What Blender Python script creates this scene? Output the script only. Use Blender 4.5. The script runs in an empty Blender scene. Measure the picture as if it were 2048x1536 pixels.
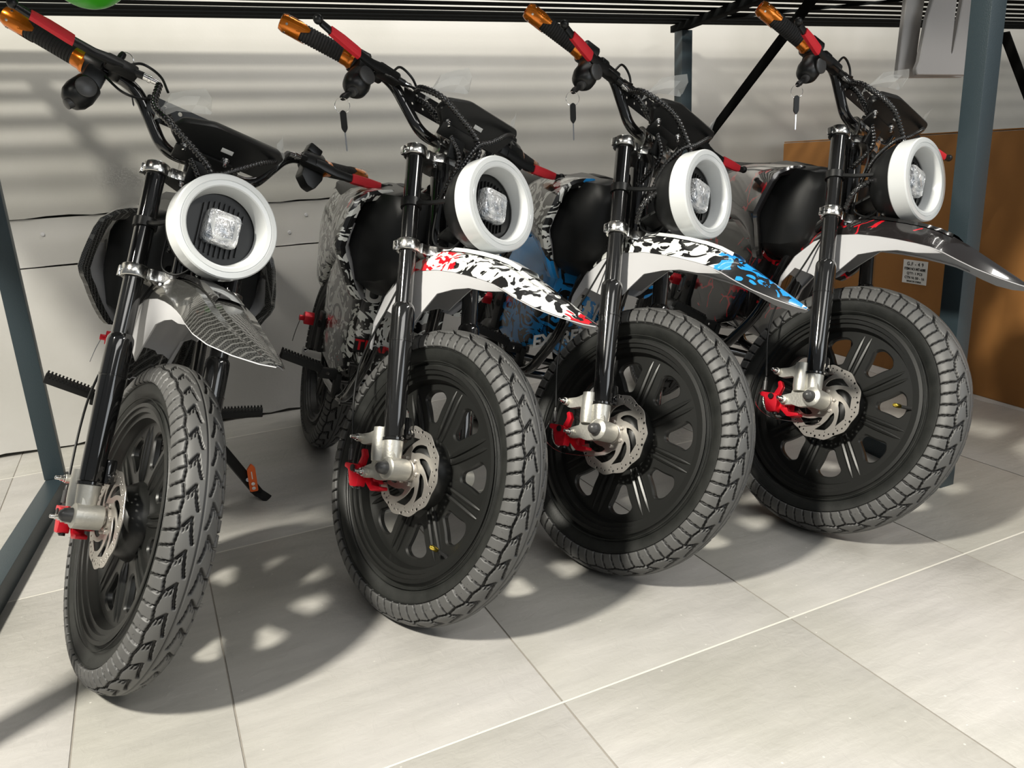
import bpy, bmesh, math, random
import numpy as np
from mathutils import Vector, Matrix, Euler
random.seed(5)
PI = math.pi
sc = bpy.context.scene
C = sc.collection
# ---------------------------------------------------------------- camera
cam_d = bpy.data.cameras.new('camera'); cam = bpy.data.objects.new('camera', cam_d); C.objects.link(cam); sc.camera = cam
F_PX, YAW, PITCH, ROLL, H = 1564.978, -0.425819, 0.2789046, 0.0542297, 0.790579
fw = Vector((-math.sin(YAW)*math.cos(PITCH), math.cos(YAW)*math.cos(PITCH), -math.sin(PITCH)))
rt = Vector((math.cos(YAW), math.sin(YAW), 0)); dn = fw.cross(rt)
r2 = rt*math.cos(ROLL)+dn*math.sin(ROLL); d2 = -rt*math.sin(ROLL)+dn*math.cos(ROLL)
M = Matrix.Identity(4)
for i in range(3):
    M[i][0] = r2[i]; M[i][1] = -d2[i]; M[i][2] = -fw[i]
M.translation = (0, 0, H); cam.matrix_world = M
cam_d.sensor_width = 36; cam_d.lens = F_PX/2048*36; cam_d.clip_start = 0.02
# ---------------------------------------------------------------- light
sc.view_settings.view_transform = 'Standard'; sc.view_settings.look = 'None'
sc.view_settings.exposure = 0.0; sc.view_settings.gamma = 1.0; sc.view_settings.use_curve_mapping = False
w = bpy.data.worlds.new('world'); sc.world = w; w.use_nodes = True
w.node_tree.nodes['Background'].inputs[0].default_value = (0.93, 0.97, 1.0, 1)
w.node_tree.nodes['Background'].inputs[1].default_value = 0.17
def area(name, loc, target, size, sy, power, col=(1, 0.97, 0.9)):
    l = bpy.data.lights.new(name, 'AREA'); l.shape = 'RECTANGLE'; l.size = size; l.size_y = sy; l.energy = power; l.color = col
    o = bpy.data.objects.new(name, l); C.objects.link(o); o.location = loc
    o.rotation_euler = (Vector(target)-Vector(loc)).to_track_quat('-Z', 'Y').to_euler(); return o
area('overhead_light', (-1.75, 0.35, 3.1), (0.6, 1.35, 0.1), 0.27, 0.27, 222, (1, 0.955, 0.85))
area('overhead_light', (0.3, -1.6, 3.0), (0.7, 1.5, 0.4), 2.4, 0.5, 18, (1, 0.98, 0.94))
area('overhead_light', (2.9, -0.5, 3.0), (1.7, 1.2, 0.1), 1.8, 0.4, 46, (1, 0.97, 0.91))  # added fill that brightens the right floor and lifts its shadows
area('front_fill', (2.6, -2.6, 1.75), (1.5, 2.2, 0.7), 2.2, 1.7, 34, (0.93, 0.97, 1.0))  # added soft fill behind the camera for the wall, post and carton
area('overhead_light', (1.55, 1.75, 3.2), (1.3, 2.67, 1.0), 1.8, 0.7, 128, (1, 0.97, 0.92))
# ---------------------------------------------------------------- materials
MATS = {}
def mat(name, col, rough=0.5, metal=0.0, coat=0.0, spec=None, **k):
    if name in MATS: return MATS[name]
    m = bpy.data.materials.new(name); m.use_nodes = True; nt = m.node_tree; b = nt.nodes['Principled BSDF']
    b.inputs['Base Color'].default_value = (*col, 1); b.inputs['Roughness'].default_value = rough; b.inputs['Metallic'].default_value = metal
    b.inputs['Coat Weight'].default_value = coat; b.inputs['Coat Roughness'].default_value = 0.05
    if spec is not None: b.inputs['Specular IOR Level'].default_value = spec
    if 'trans' in k: b.inputs['Transmission Weight'].default_value = k['trans']
    if 'alpha' in k: b.inputs['Alpha'].default_value = k['alpha']
    if 'bump' in k:
        n = nt.nodes.new('ShaderNodeTexNoise'); n.inputs['Scale'].default_value = k['bump'][0]; n.inputs['Detail'].default_value = 5
        tc = nt.nodes.new('ShaderNodeTexCoord'); nt.links.new(tc.outputs['Object'], n.inputs['Vector'])
        bp = nt.nodes.new('ShaderNodeBump'); bp.inputs['Strength'].default_value = k['bump'][1]; bp.inputs['Distance'].default_value = 0.002
        nt.links.new(n.outputs[0], bp.inputs['Height']); nt.links.new(bp.outputs[0], b.inputs['Normal'])
    MATS[name] = m; return m
def ramp_nodes(m):
    nt = m.node_tree
    def N(t, **kw):
        n = nt.nodes.new(t)
        for a, v in kw.items(): setattr(n, a, v)
        return n
    return nt, N, nt.links.new
gloss = mat('gloss_black', (0.018, 0.018, 0.018), 0.10, 0.35, 1.0)
plast = mat('black_plastic', (0.010, 0.0105, 0.0105), 0.36, spec=0.4)
matte = mat('matt_black', (0.010, 0.0105, 0.0105), 0.55, spec=0.35)
rimm = mat('satin_black_alloy', (0.014, 0.0145, 0.0135), 0.36, 0.2)
alu = mat('polished_aluminium', (0.72, 0.71, 0.68), 0.22, 1.0, bump=(140, 0.25))
cast = mat('cast_aluminium', (0.62, 0.61, 0.56), 0.42, 0.75, bump=(260, 0.2))
steel = mat('rotor_steel', (0.58, 0.55, 0.51), 0.36, 0.85)
chrome = mat('chrome', (0.8, 0.8, 0.8), 0.12, 1.0)
orange = mat('orange_anodised', (0.80, 0.22, 0.012), 0.25, 0.75, 0.6)
orangep = mat('orange_paint', (0.85, 0.14, 0.02), 0.4)
red = mat('red_rubber', (0.78, 0.02, 0.035), 0.5, bump=(900, 0.5))
redm = mat('red_anodised', (0.65, 0.01, 0.025), 0.32, 0.35)
rubber = mat('grip_rubber', (0.022, 0.022, 0.022), 0.7, bump=(700, 0.6))
whitep = mat('white_plastic', (0.70, 0.72, 0.72), 0.22, 0, 0.4)
whiteg = mat('white_print', (0.78, 0.78, 0.75), 0.5)
greyp = mat('unpainted_grey_plastic', (0.52, 0.52, 0.53), 0.4)
greyd = mat('dark_grey_plastic', (0.055, 0.055, 0.055), 0.35)
seatm = mat('seat_vinyl', (0.04, 0.04, 0.038), 0.6, bump=(500, 0.4))
postm = mat('blue_grey_powder_coat', (0.028, 0.044, 0.053), 0.42, 0.1, bump=(400, 0.25))
slatm = mat('dark_slat_steel', (0.006, 0.0065, 0.0065), 0.9, 0.0, spec=0.03)
goldm = mat('brass', (0.8, 0.6, 0.1), 0.25, 1.0)
hosem = mat('black_spiral_hose', (0.012, 0.012, 0.012), 0.18, 0, 0.6)
greenm = mat('green_balloon_rubber', (0.06, 0.55, 0.02), 0.25)
zinc = mat('grey_sheet_metal', (0.40, 0.39, 0.385), 0.45, 0.15)
textm = mat('black_ink', (0.02, 0.02, 0.02), 0.6)
labelm = mat('label_paper', (0.72, 0.72, 0.70), 0.6)
bluep = mat('blue_paint', (0.02, 0.28, 0.72), 0.35)
redp = mat('red_paint', (0.70, 0.01, 0.02), 0.35)
blackp = mat('black_print', (0.012, 0.012, 0.012), 0.3)
def tyre_mat():
    m = mat('tyre_rubber', (0.03, 0.03, 0.03), 0.5); nt, N, L = ramp_nodes(m); b = nt.nodes['Principled BSDF']
    tc = N('ShaderNodeTexCoord'); n = N('ShaderNodeTexNoise'); n.inputs['Scale'].default_value = 30; n.inputs['Detail'].default_value = 8
    L(tc.outputs['Object'], n.inputs['Vector'])
    r = N('ShaderNodeValToRGB'); r.color_ramp.elements[0].color = (0.008, 0.009, 0.008, 1); r.color_ramp.elements[1].color = (0.022, 0.023, 0.021, 1)
    r.color_ramp.elements[0].position = 0.3; r.color_ramp.elements[1].position = 0.75
    L(n.outputs[0], r.inputs[0]); L(r.outputs[0], b.inputs['Base Color'])
    n2 = N('ShaderNodeTexNoise'); n2.inputs['Scale'].default_value = 500
    L(tc.outputs['Object'], n2.inputs['Vector']); bp = N('ShaderNodeBump'); bp.inputs['Strength'].default_value = 0.25; bp.inputs['Distance'].default_value = 0.001
    L(n2.outputs[0], bp.inputs['Height']); L(bp.outputs[0], b.inputs['Normal']); return m
tyrem = tyre_mat()
def tread_mat():
    # tread rubber: near black in the grooves, greyer on the block tops
    m = mat('height_toned_rubber', (0.05, 0.05, 0.05), 0.5); nt, N, L = ramp_nodes(m); b = nt.nodes['Principled BSDF']
    at = N('ShaderNodeAttribute'); at.attribute_name = 'height'
    r = N('ShaderNodeValToRGB'); r.color_ramp.elements[0].color = (0.006, 0.006, 0.006, 1); r.color_ramp.elements[1].color = (0.085, 0.085, 0.083, 1)
    r.color_ramp.elements[0].position = 0.45; r.color_ramp.elements[1].position = 0.97
    L(at.outputs['Fac'], r.inputs[0]); L(r.outputs[0], b.inputs['Base Color']); b.inputs['Specular IOR Level'].default_value = 0.55
    return m
treadm = tread_mat()
def graphic(name, cols, scale=9, thr=0.5, seed=0, zones=(), dist=2.5, spk=0.6, accent=0.66):
    """printed graphic film: ragged strokes of cols[1] on cols[0]; cols[2] as accent blots.
    zones: (which colour slot, axis, lo, hi, new colour) recolours a stretch of the print"""
    m = mat(name, cols[0], 0.25, 0, 0.5); nt, N, L = ramp_nodes(m); b = nt.nodes['Principled BSDF']
    tc = N('ShaderNodeTexCoord'); mp = N('ShaderNodeMapping'); mp.inputs['Location'].default_value = (seed, seed*.7, 0); mp.inputs['Scale'].default_value = (1, .8, 1.25)
    mp.inputs['Rotation'].default_value = (0.5, 0.2, 0.3)
    L(tc.outputs['Object'], mp.inputs['Vector']); sp = N('ShaderNodeSeparateXYZ'); L(tc.outputs['Object'], sp.inputs[0])
    n1 = N('ShaderNodeTexNoise'); n1.inputs['Scale'].default_value = scale; n1.inputs['Detail'].default_value = 1.5; n1.inputs['Distortion'].default_value = dist
    n2 = N('ShaderNodeTexNoise'); n2.inputs['Scale'].default_value = scale*.45; n2.inputs['Detail'].default_value = 3; n2.inputs['Distortion'].default_value = 1.0
    n3 = N('ShaderNodeTexVoronoi'); n3.inputs['Scale'].default_value = scale*3.0
    for n in (n1, n2, n3): L(mp.outputs[0], n.inputs['Vector'])
    def mth(op, a, bb):
        x = N('ShaderNodeMath', operation=op)
        for i, v in enumerate((a, bb)):
            if isinstance(v, (int, float)): x.inputs[i].default_value = v
            else: L(v, x.inputs[i])
        return x.outputs[0]
    def mix(f, a, bb):
        x = N('ShaderNodeMix', data_type='RGBA'); L(f, x.inputs[0])
        for i, v in ((6, a), (7, bb)):
            if isinstance(v, tuple): x.inputs[i].default_value = (*v, 1)
            else: L(v, x.inputs[i])
        return x.outputs[2]
    slot = [cols[0], cols[1]]; wob = mth('MULTIPLY', mth('SUBTRACT', n1.outputs[0], 0.5), 0.06)
    for (q, axis, lo, hi, col) in zones:
        c = mth('ADD', sp.outputs[axis], wob); f = mth('MULTIPLY', mth('GREATER_THAN', c, lo), mth('LESS_THAN', c, hi)); slot[q] = mix(f, slot[q], col)
    c = mix(mth('GREATER_THAN', n1.outputs[0], thr), slot[0], slot[1])
    c = mix(mth('MULTIPLY', mth('GREATER_THAN', n3.outputs['Distance'], 0.45), mth('GREATER_THAN', n2.outputs[0], spk)), c, slot[1])
    if len(cols) > 2: c = mix(mth('GREATER_THAN', n2.outputs[0], accent), c, cols[2])
    L(c, b.inputs['Base Color']); return m
W_, K_, R_, B_ = (0.75, 0.76, 0.72), (0.012, 0.012, 0.012), (0.66, 0.01, 0.02), (0.02, 0.30, 0.75)
g_red = graphic('white_black_red_graphic', [W_, K_, R_], 13, 0.50, 3.1, (), 4.5, 0.56)
g_blue = graphic('blue_white_black_graphic', [W_, K_, B_], 13, 0.50, 7.7, ((0, 2, -.5, .30, B_),), 4.0, 0.56, 0.60)
f_red = graphic('white_black_red_fender_print', [W_, K_], 19, 0.53, 3.1, ((1, 1, -.085, .06, R_), (0, 1, -.36, -.322, R_)), 3.2, 0.60)
f_blue = graphic('blue_white_black_fender_print', [W_, K_], 18, 0.52, 7.7, ((0, 1, -.34, -.215, B_), (1, 0, .004, .2, B_)), 3.0, 0.56)
def crack_mat():
    m = mat('black_red_crack_graphic', (0.015, 0.013, 0.013), 0.18, 0, 1.0); nt, N, L = ramp_nodes(m); b = nt.nodes['Principled BSDF']
    tc = N('ShaderNodeTexCoord'); n = N('ShaderNodeTexNoise'); n.inputs['Scale'].default_value = 20; L(tc.outputs['Object'], n.inputs['Vector'])
    ad = N('ShaderNodeMix', data_type='VECTOR'); ad.inputs[0].default_value = 0.04; L(tc.outputs['Object'], ad.inputs[4]); L(n.outputs['Color'], ad.inputs[5])
    v = N('ShaderNodeTexVoronoi', feature='DISTANCE_TO_EDGE'); v.inputs['Scale'].default_value = 17; L(ad.outputs[1], v.inputs['Vector'])
    l = N('ShaderNodeMath', operation='LESS_THAN'); L(v.outputs['Distance'], l.inputs[0]); l.inputs[1].default_value = 0.035
    n2 = N('ShaderNodeTexNoise'); n2.inputs['Scale'].default_value = 9; L(tc.outputs['Object'], n2.inputs['Vector'])
    g = N('ShaderNodeMath', operation='GREATER_THAN'); L(n2.outputs[0], g.inputs[0]); g.inputs[1].default_value = 0.52
    mu = N('ShaderNodeMath', operation='MULTIPLY'); L(l.outputs[0], mu.inputs[0]); L(g.outputs[0], mu.inputs[1])
    x = N('ShaderNodeMix', data_type='RGBA'); L(mu.outputs[0], x.inputs[0]); x.inputs[6].default_value = (0.016, 0.014, 0.014, 1); x.inputs[7].default_value = (0.6, 0.01, 0.02, 1)
    L(x.outputs[2], b.inputs['Base Color']); return m
g_crack = crack_mat()
def carbon_mat():
    m = mat('carbon_weave_graphic', (0.05, 0.05, 0.05), 0.2, 0, 1.0); nt, N, L = ramp_nodes(m); b = nt.nodes['Principled BSDF']
    tc = N('ShaderNodeTexCoord'); mp = N('ShaderNodeMapping'); mp.inputs['Rotation'].default_value = (0, 0, 0.35); L(tc.outputs['Object'], mp.inputs['Vector'])
    wv = N('ShaderNodeTexWave', wave_type='BANDS', bands_direction='Y'); wv.inputs['Scale'].default_value = 62; wv.inputs['Distortion'].default_value = 0.6
    ch = N('ShaderNodeTexChecker'); ch.inputs['Scale'].default_value = 420; ch.inputs['Color1'].default_value = (0.014, 0.014, 0.013, 1); ch.inputs['Color2'].default_value = (0.045, 0.045, 0.042, 1)
    L(mp.outputs[0], wv.inputs['Vector']); L(mp.outputs[0], ch.inputs['Vector'])
    g = N('ShaderNodeMath', operation='GREATER_THAN'); L(wv.outputs['Fac'], g.inputs[0]); g.inputs[1].default_value = 0.88
    x = N('ShaderNodeMix', data_type='RGBA'); L(g.outputs[0], x.inputs[0]); L(ch.outputs[0], x.inputs[6]); x.inputs[7].default_value = (0.10, 0.10, 0.095, 1)
    L(x.outputs[2], b.inputs['Base Color']); return m
g_carbon = carbon_mat()
def lens_mat():
    m = mat('film_wrapped_lens', (0.62, 0.66, 0.70), 0.12, 0.55, 1.0); nt, N, L = ramp_nodes(m); b = nt.nodes['Principled BSDF']
    tc = N('ShaderNodeTexCoord'); v = N('ShaderNodeTexVoronoi', feature='F1'); v.inputs['Scale'].default_value = 60; v.inputs['Randomness'].default_value = 1
    L(tc.outputs['Object'], v.inputs['Vector']); n = N('ShaderNodeTexNoise'); n.inputs['Scale'].default_value = 70; n.inputs['Distortion'].default_value = 3; L(tc.outputs['Object'], n.inputs['Vector'])
    bp = N('ShaderNodeBump'); bp.inputs['Strength'].default_value = 0.9; bp.inputs['Distance'].default_value = 0.006
    L(n.outputs[0], bp.inputs['Height']); L(bp.outputs[0], b.inputs['Normal'])
    r = N('ShaderNodeValToRGB'); r.color_ramp.elements[0].color = (0.16, 0.2, 0.25, 1); r.color_ramp.elements[1].color = (1.0, 1.0, 1.0, 1)
    r.color_ramp.elements[0].position = 0.1; r.color_ramp.elements[1].position = 0.75
    L(v.outputs['Distance'], r.inputs[0]); L(r.outputs[0], b.inputs['Base Color']); return m
lensm = lens_mat()
def film_mat():
    m = bpy.data.materials.new('clear_film'); m.use_nodes = True; nt, N, L = ramp_nodes(m); b = nt.nodes['Principled BSDF']
    b.inputs['Base Color'].default_value = (0.85, 0.87, 0.86, 1); b.inputs['Roughness'].default_value = 0.15; b.inputs['Alpha'].default_value = 0.42
    return m
filmm = film_mat()
def floor_mat():
    m = mat('slate_look_porcelain', (0.5, 0.5, 0.47), 0.42); nt, N, L = ramp_nodes(m); b = nt.nodes['Principled BSDF']
    geo = N('ShaderNodeNewGeometry'); oi = N('ShaderNodeObjectInfo')
    rot = N('ShaderNodeMapping'); L(geo.outputs['Position'], rot.inputs['Vector'])
    rr = N('ShaderNodeCombineXYZ'); mm = N('ShaderNodeMath', operation='MULTIPLY'); L(oi.outputs['Random'], mm.inputs[0]); mm.inputs[1].default_value = 30
    L(mm.outputs[0], rr.inputs[0]); L(mm.outputs[0], rr.inputs[2]); L(rr.outputs[0], rot.inputs['Location'])
    st = N('ShaderNodeMapping'); st.inputs['Scale'].default_value = (3.0, 14, 1); st.inputs['Rotation'].default_value = (0, 0, 0.25); L(rot.outputs[0], st.inputs['Vector'])
    n1 = N('ShaderNodeTexNoise'); n1.inputs['Scale'].default_value = 2.2; n1.inputs['Detail'].default_value = 9; n1.inputs['Roughness'].default_value = 0.6; L(st.outputs[0], n1.inputs['Vector'])
    n2 = N('ShaderNodeTexNoise'); n2.inputs['Scale'].default_value = 2.0; n2.inputs['Detail'].default_value = 3; L(rot.outputs[0], n2.inputs['Vector'])
    n3 = N('ShaderNodeTexNoise'); n3.inputs['Scale'].default_value = 38; n3.inputs['Detail'].default_value = 6; n3.inputs['Distortion'].default_value = 1.5; L(rot.outputs[0], n3.inputs['Vector'])
    r = N('ShaderNodeValToRGB'); r.color_ramp.elements[0].color = (0.355, 0.345, 0.310, 1); r.color_ramp.elements[1].color = (0.435, 0.42, 0.40, 1)
    r.color_ramp.elements[0].position = 0.35; r.color_ramp.elements[1].position = 0.65; L(n2.outputs[0], r.inputs[0])
    x = N('ShaderNodeMix', data_type='RGBA', blend_type='OVERLAY'); x.inputs[0].default_value = 0.20; L(r.outputs[0], x.inputs[6]); L(n1.outputs[0], x.inputs[7])
    # pits and speckles: sparse
    v = N('ShaderNodeTexVoronoi'); v.inputs['Scale'].default_value = 26; L(rot.outputs[0], v.inputs['Vector'])
    l = N('ShaderNodeMath', operation='LESS_THAN'); L(v.outputs['Distance'], l.inputs[0]); l.inputs[1].default_value = 0.045
    x2 = N('ShaderNodeMix', data_type='RGBA'); L(l.outputs[0], x2.inputs[0]); L(x.outputs[2], x2.inputs[6]); x2.inputs[7].default_value = (0.52, 0.51, 0.47, 1)
    L(x2.outputs[2], b.inputs['Base Color'])
    ad = N('ShaderNodeMath', operation='ADD'); m2 = N('ShaderNodeMath', operation='MULTIPLY'); L(n3.outputs[0], m2.inputs[0]); m2.inputs[1].default_value = 0.5
    L(n1.outputs[0], ad.inputs[0]); L(m2.outputs[0], ad.inputs[1])
    bp = N('ShaderNodeBump'); bp.inputs['Strength'].default_value = 0.5; bp.inputs['Distance'].default_value = 0.004; L(ad.outputs[0], bp.inputs['Height']); L(bp.outputs[0], b.inputs['Normal'])
    return m
floorm = floor_mat()
groutm = mat('grout', (0.26, 0.24, 0.21), 0.85); groutp = mat('highlight_grout', (0.62, 0.60, 0.54), 0.7)
def wall_mat(name, col, rough, bump):
    m = mat(name, col, rough); nt, N, L = ramp_nodes(m); b = nt.nodes['Principled BSDF']
    tc = N('ShaderNodeTexCoord'); n = N('ShaderNodeTexNoise'); n.inputs['Scale'].default_value = 2.3; n.inputs['Detail'].default_value = 4; L(tc.outputs['Object'], n.inputs['Vector'])
    r = N('ShaderNodeValToRGB'); r.color_ramp.elements[0].color = (col[0]*.86, col[1]*.86, col[2]*.84, 1); r.color_ramp.elements[1].color = (*col, 1)
    r.color_ramp.elements[0].position = 0.35; r.color_ramp.elements[1].position = 0.6; L(n.outputs[0], r.inputs[0]); L(r.outputs[0], b.inputs['Base Color'])
    n2 = N('ShaderNodeTexNoise'); n2.inputs['Scale'].default_value = 120; n2.inputs['Detail'].default_value = 4; L(tc.outputs['Object'], n2.inputs['Vector'])
    bp = N('ShaderNodeBump'); bp.inputs['Strength'].default_value = bump; bp.inputs['Distance'].default_value = 0.002; L(n2.outputs[0], bp.inputs['Height']); L(bp.outputs[0], b.inputs['Normal'])
    return m
wallm = wall_mat('painted_wall', (0.44, 0.43, 0.40), 0.35, 0.1)
wallm2 = wall_mat('painted_lower_panel', (0.55, 0.54, 0.52), 0.45, 0.2)
gapm = mat('wall_gap', (0.16, 0.15, 0.13), 0.9)
def card_mat():
    m = mat('brown_cardboard', (0.30, 0.155, 0.05), 0.75); nt, N, L = ramp_nodes(m); b = nt.nodes['Principled BSDF']
    tc = N('ShaderNodeTexCoord'); n = N('ShaderNodeTexNoise'); n.inputs['Scale'].default_value = 6; n.inputs['Detail'].default_value = 8; L(tc.outputs['Object'], n.inputs['Vector'])
    r = N('ShaderNodeValToRGB'); r.color_ramp.elements[0].color = (0.25, 0.105, 0.022, 1); r.color_ramp.elements[1].color = (0.33, 0.145, 0.034, 1)
    L(n.outputs[0], r.inputs[0]); L(r.outputs[0], b.inputs['Base Color']); return m
cardm = card_mat()
# ---------------------------------------------------------------- mesh helpers
V = Vector
class MB:
    def __init__(s): s.v = []; s.f = []; s.mi = []
    def add(s, vs, fs, mi=0):
        o = len(s.v); s.v += [tuple(p) for p in vs]; s.f += [tuple(i+o for i in f) for f in fs]; s.mi += [mi]*len(fs); return s
    def box(s, c, size, rot=None, mi=0, ch=0.0):
        hx, hy, hz = size[0]/2, size[1]/2, size[2]/2
        if ch:
            bm = bmesh.new(); bmesh.ops.create_cube(bm, size=1)
            for v in bm.verts: v.co = V((v.co.x*size[0], v.co.y*size[1], v.co.z*size[2]))
            bmesh.ops.bevel(bm, geom=bm.edges[:], offset=min(ch, .45*min(size)), segments=2, affect='EDGES', profile=0.6)
            vs = [v.co.copy() for v in bm.verts]; bm.verts.index_update(); fs = [[v.index for v in f.verts] for f in bm.faces]; bm.free()
        else:
            vs = [V((x*hx, y*hy, z*hz)) for x in (-1, 1) for y in (-1, 1) for z in (-1, 1)]
            fs = [(0, 1, 3, 2), (4, 6, 7, 5), (0, 4, 5, 1), (2, 3, 7, 6), (0, 2, 6, 4), (1, 5, 7, 3)]
        R = rot.to_matrix() if isinstance(rot, Euler) else (rot if rot is not None else Matrix.Identity(3))
        return s.add([R @ v + V(c) for v in vs], fs, mi)
    def tube(s, pts, r, n=14, cap=True, mi=0):
        pts = [V(p) for p in pts]; rs = r if isinstance(r, (list, tuple)) else [r]*len(pts)
        t = [(pts[min(i+1, len(pts)-1)]-pts[max(i-1, 0)]).normalized() for i in range(len(pts))]
        a = V((0, 0, 1)) if abs(t[0].z) < .9 else V((1, 0, 0)); u = (a-t[0]*a.dot(t[0])).normalized()
        vs = []; fs = []
        for i, p in enumerate(pts):
            u = (u-t[i]*u.dot(t[i])).normalized(); w_ = t[i].cross(u)
            for k in range(n):
                an = 2*PI*k/n; vs.append(p+(u*math.cos(an)+w_*math.sin(an))*rs[i])
        for i in range(len(pts)-1):
            for k in range(n): fs.append((i*n+k, i*n+(k+1) % n, (i+1)*n+(k+1) % n, (i+1)*n+k))
        if cap: fs.append(tuple(range(n))[::-1]); fs.append(tuple((len(pts)-1)*n+k for k in range(n)))
        return s.add(vs, fs, mi)
    def lathe(s, prof, o, ax, n=32, mi=0, close=False):
        """prof: (distance along axis, radius)"""
        ax = V(ax).normalized(); a = V((0, 0, 1)) if abs(ax.z) < .9 else V((1, 0, 0)); u = (a-ax*a.dot(ax)).normalized(); w_ = ax.cross(u); o = V(o)
        vs = []; fs = []; m = len(prof)
        for (d, r) in prof:
            for k in range(n):
                an = 2*PI*k/n; vs.append(o+ax*d+(u*math.cos(an)+w_*math.sin(an))*max(r, 1e-5))
        for i in range(m if close else m-1):
            j = (i+1) % m
            for k in range(n): fs.append((i*n+k, i*n+(k+1) % n, j*n+(k+1) % n, j*n+k))
        if not close:
            fs.append(tuple(range(n))[::-1]); fs.append(tuple((m-1)*n+k for k in range(n)))
        return s.add(vs, fs, mi)
    def cyl(s, a, b, r, n=20, mi=0): return s.tube([a, b], r, n, True, mi)
    def prism(s, poly, a, b, axis='x', mi=0, fn=None):
        """poly: (p,q) points; extruded from a to b along axis.  fn(point) may bend it"""
        n = len(poly)
        def P(p, q, t): return {'x': V((t, p, q)), 'y': V((p, t, q)), 'z': V((p, q, t))}[axis]
        vs = [P(p, q, a) for p, q in poly]+[P(p, q, b) for p, q in poly]
        if fn: vs = [fn(v) for v in vs]
        fs = [tuple(range(n)), tuple(range(2*n-1, n-1, -1))]+[(i, i+n, (i+1) % n+n, (i+1) % n) for i in range(n)]
        return s.add(vs, fs, mi)
    def grid(s, rows, mi=0, closed=False):
        m = len(rows[0]); fs = []
        for i in range(len(rows)-1):
            for k in range(m if closed else m-1): fs.append((i*m+k, i*m+(k+1) % m, (i+1)*m+(k+1) % m, (i+1)*m+k))
        return s.add([p for r in rows for p in r], fs, mi)
    def mesh(s, name, mats, sharp=35, bevel=0):
        me = bpy.data.meshes.new(name); me.from_pydata(s.v, [], s.f)
        for m in (mats if isinstance(mats, (list, tuple)) else [mats]): me.materials.append(m)
        me.polygons.foreach_set('material_index', s.mi)
        bm = bmesh.new(); bm.from_mesh(me)
        if bevel:
            ed = [e for e in bm.edges if len(e.link_faces) == 2 and e.calc_face_angle(0) > 0.6]
            if ed: bmesh.ops.bevel(bm, geom=ed, offset=bevel, segments=2, affect='EDGES', profile=0.6, clamp_overlap=True)
        bmesh.ops.recalc_face_normals(bm, faces=bm.faces); bm.to_mesh(me); bm.free()
        me.polygons.foreach_set('use_smooth', [True]*len(me.polygons)); me.set_sharp_from_angle(angle=math.radians(sharp)); me.update()
        return me
def fillet(pts, r, n=7):
    pts = [V(p) for p in pts]; out = [pts[0]]
    for i in range(1, len(pts)-1):
        a, p, b = pts[i-1], pts[i], pts[i+1]; da = (a-p); db = (b-p); q = min(r, da.length*.48, db.length*.48)
        s0 = p+da.normalized()*q; s1 = p+db.normalized()*q
        for k in range(n+1):
            t = k/n; out.append(s0*(1-t)**2+p*2*t*(1-t)+s1*t*t)
    out.append(pts[-1]); return out
def smooth_path(pts, n=10):
    pts = [V(p) for p in pts]; P = [pts[0]*2-pts[1]]+pts+[pts[-1]*2-pts[-2]]; out = []
    for i in range(1, len(P)-2):
        a, b, c, d = P[i-1:i+3]
        for k in range(n):
            t = k/n; out.append(0.5*((2*b)+(c-a)*t+(2*a-5*b+4*c-d)*t*t+(3*b-a-3*c+d)*t**3))
    out.append(pts[-1]); return out
def spiral(pts, r=0.0058, pitch=0.0075):
    p = smooth_path(pts, 24); out = [p[0]]; step = pitch/5; acc = 0
    for a, b in zip(p, p[1:]):
        L = (b-a).length
        while acc+step <= L: acc += step; out.append(a+(b-a)*(acc/L)) if L else None
        acc -= L
    rs = [r*(1.0-0.24*(0.5+0.5*math.cos(2*PI*i/5))) for i in range(len(out))]
    return out, rs
def curve_mesh(name, loops, th, mats, bevel=0.0, res=3, sharp=30):
    """flat plate (xy) with holes, extruded +-th/2 in z"""
    cu = bpy.data.curves.new(name, 'CURVE'); cu.dimensions = '2D'; cu.fill_mode = 'BOTH'; cu.extrude = th/2-bevel; cu.bevel_depth = bevel; cu.bevel_resolution = 0
    for lp in loops:
        sp = cu.splines.new('POLY'); sp.points.add(len(lp)-1)
        for i, (x, y) in enumerate(lp): sp.points[i].co = (x, y, 0, 1)
        sp.use_cyclic_u = True
    o = bpy.data.objects.new('tmp', cu); C.objects.link(o); dg = bpy.context.evaluated_depsgraph_get()
    me = bpy.data.meshes.new_from_object(o.evaluated_get(dg)); bpy.data.objects.remove(o); bpy.data.curves.remove(cu)
    me.name = name; me.materials.clear()
    for m in (mats if isinstance(mats, (list, tuple)) else [mats]): me.materials.append(m)
    me.polygons.foreach_set('material_index', [0]*len(me.polygons))
    me.polygons.foreach_set('use_smooth', [True]*len(me.polygons)); me.set_sharp_from_angle(angle=math.radians(sharp)); return me
def text_mesh(name, txt, size, m, th=0.0006, spacing=1.0, align='CENTER', shear=0.0, offset=0.0):
    cu = bpy.data.curves.new(name, 'FONT'); cu.body = txt; cu.size = size; cu.extrude = th/2; cu.align_x = align; cu.align_y = 'CENTER'; cu.space_character = spacing; cu.shear = shear; cu.offset = offset; cu.resolution_u = 3
    o = bpy.data.objects.new('tmp', cu); C.objects.link(o); dg = bpy.context.evaluated_depsgraph_get()
    me = bpy.data.meshes.new_from_object(o.evaluated_get(dg)); bpy.data.objects.remove(o); bpy.data.curves.remove(cu)
    me.name = name; me.materials.clear(); me.materials.append(m); return me
def merge(me1, T=None, *more):
    pass
def xform(me, T):
    me = me.copy(); me.transform(T); return me
def from_mesh_into(mb, me, T=None, mi=0):
    T = T or Matrix.Identity(4); mb.add([T @ v.co for v in me.vertices], [tuple(p.vertices) for p in me.polygons], mi)
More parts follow.
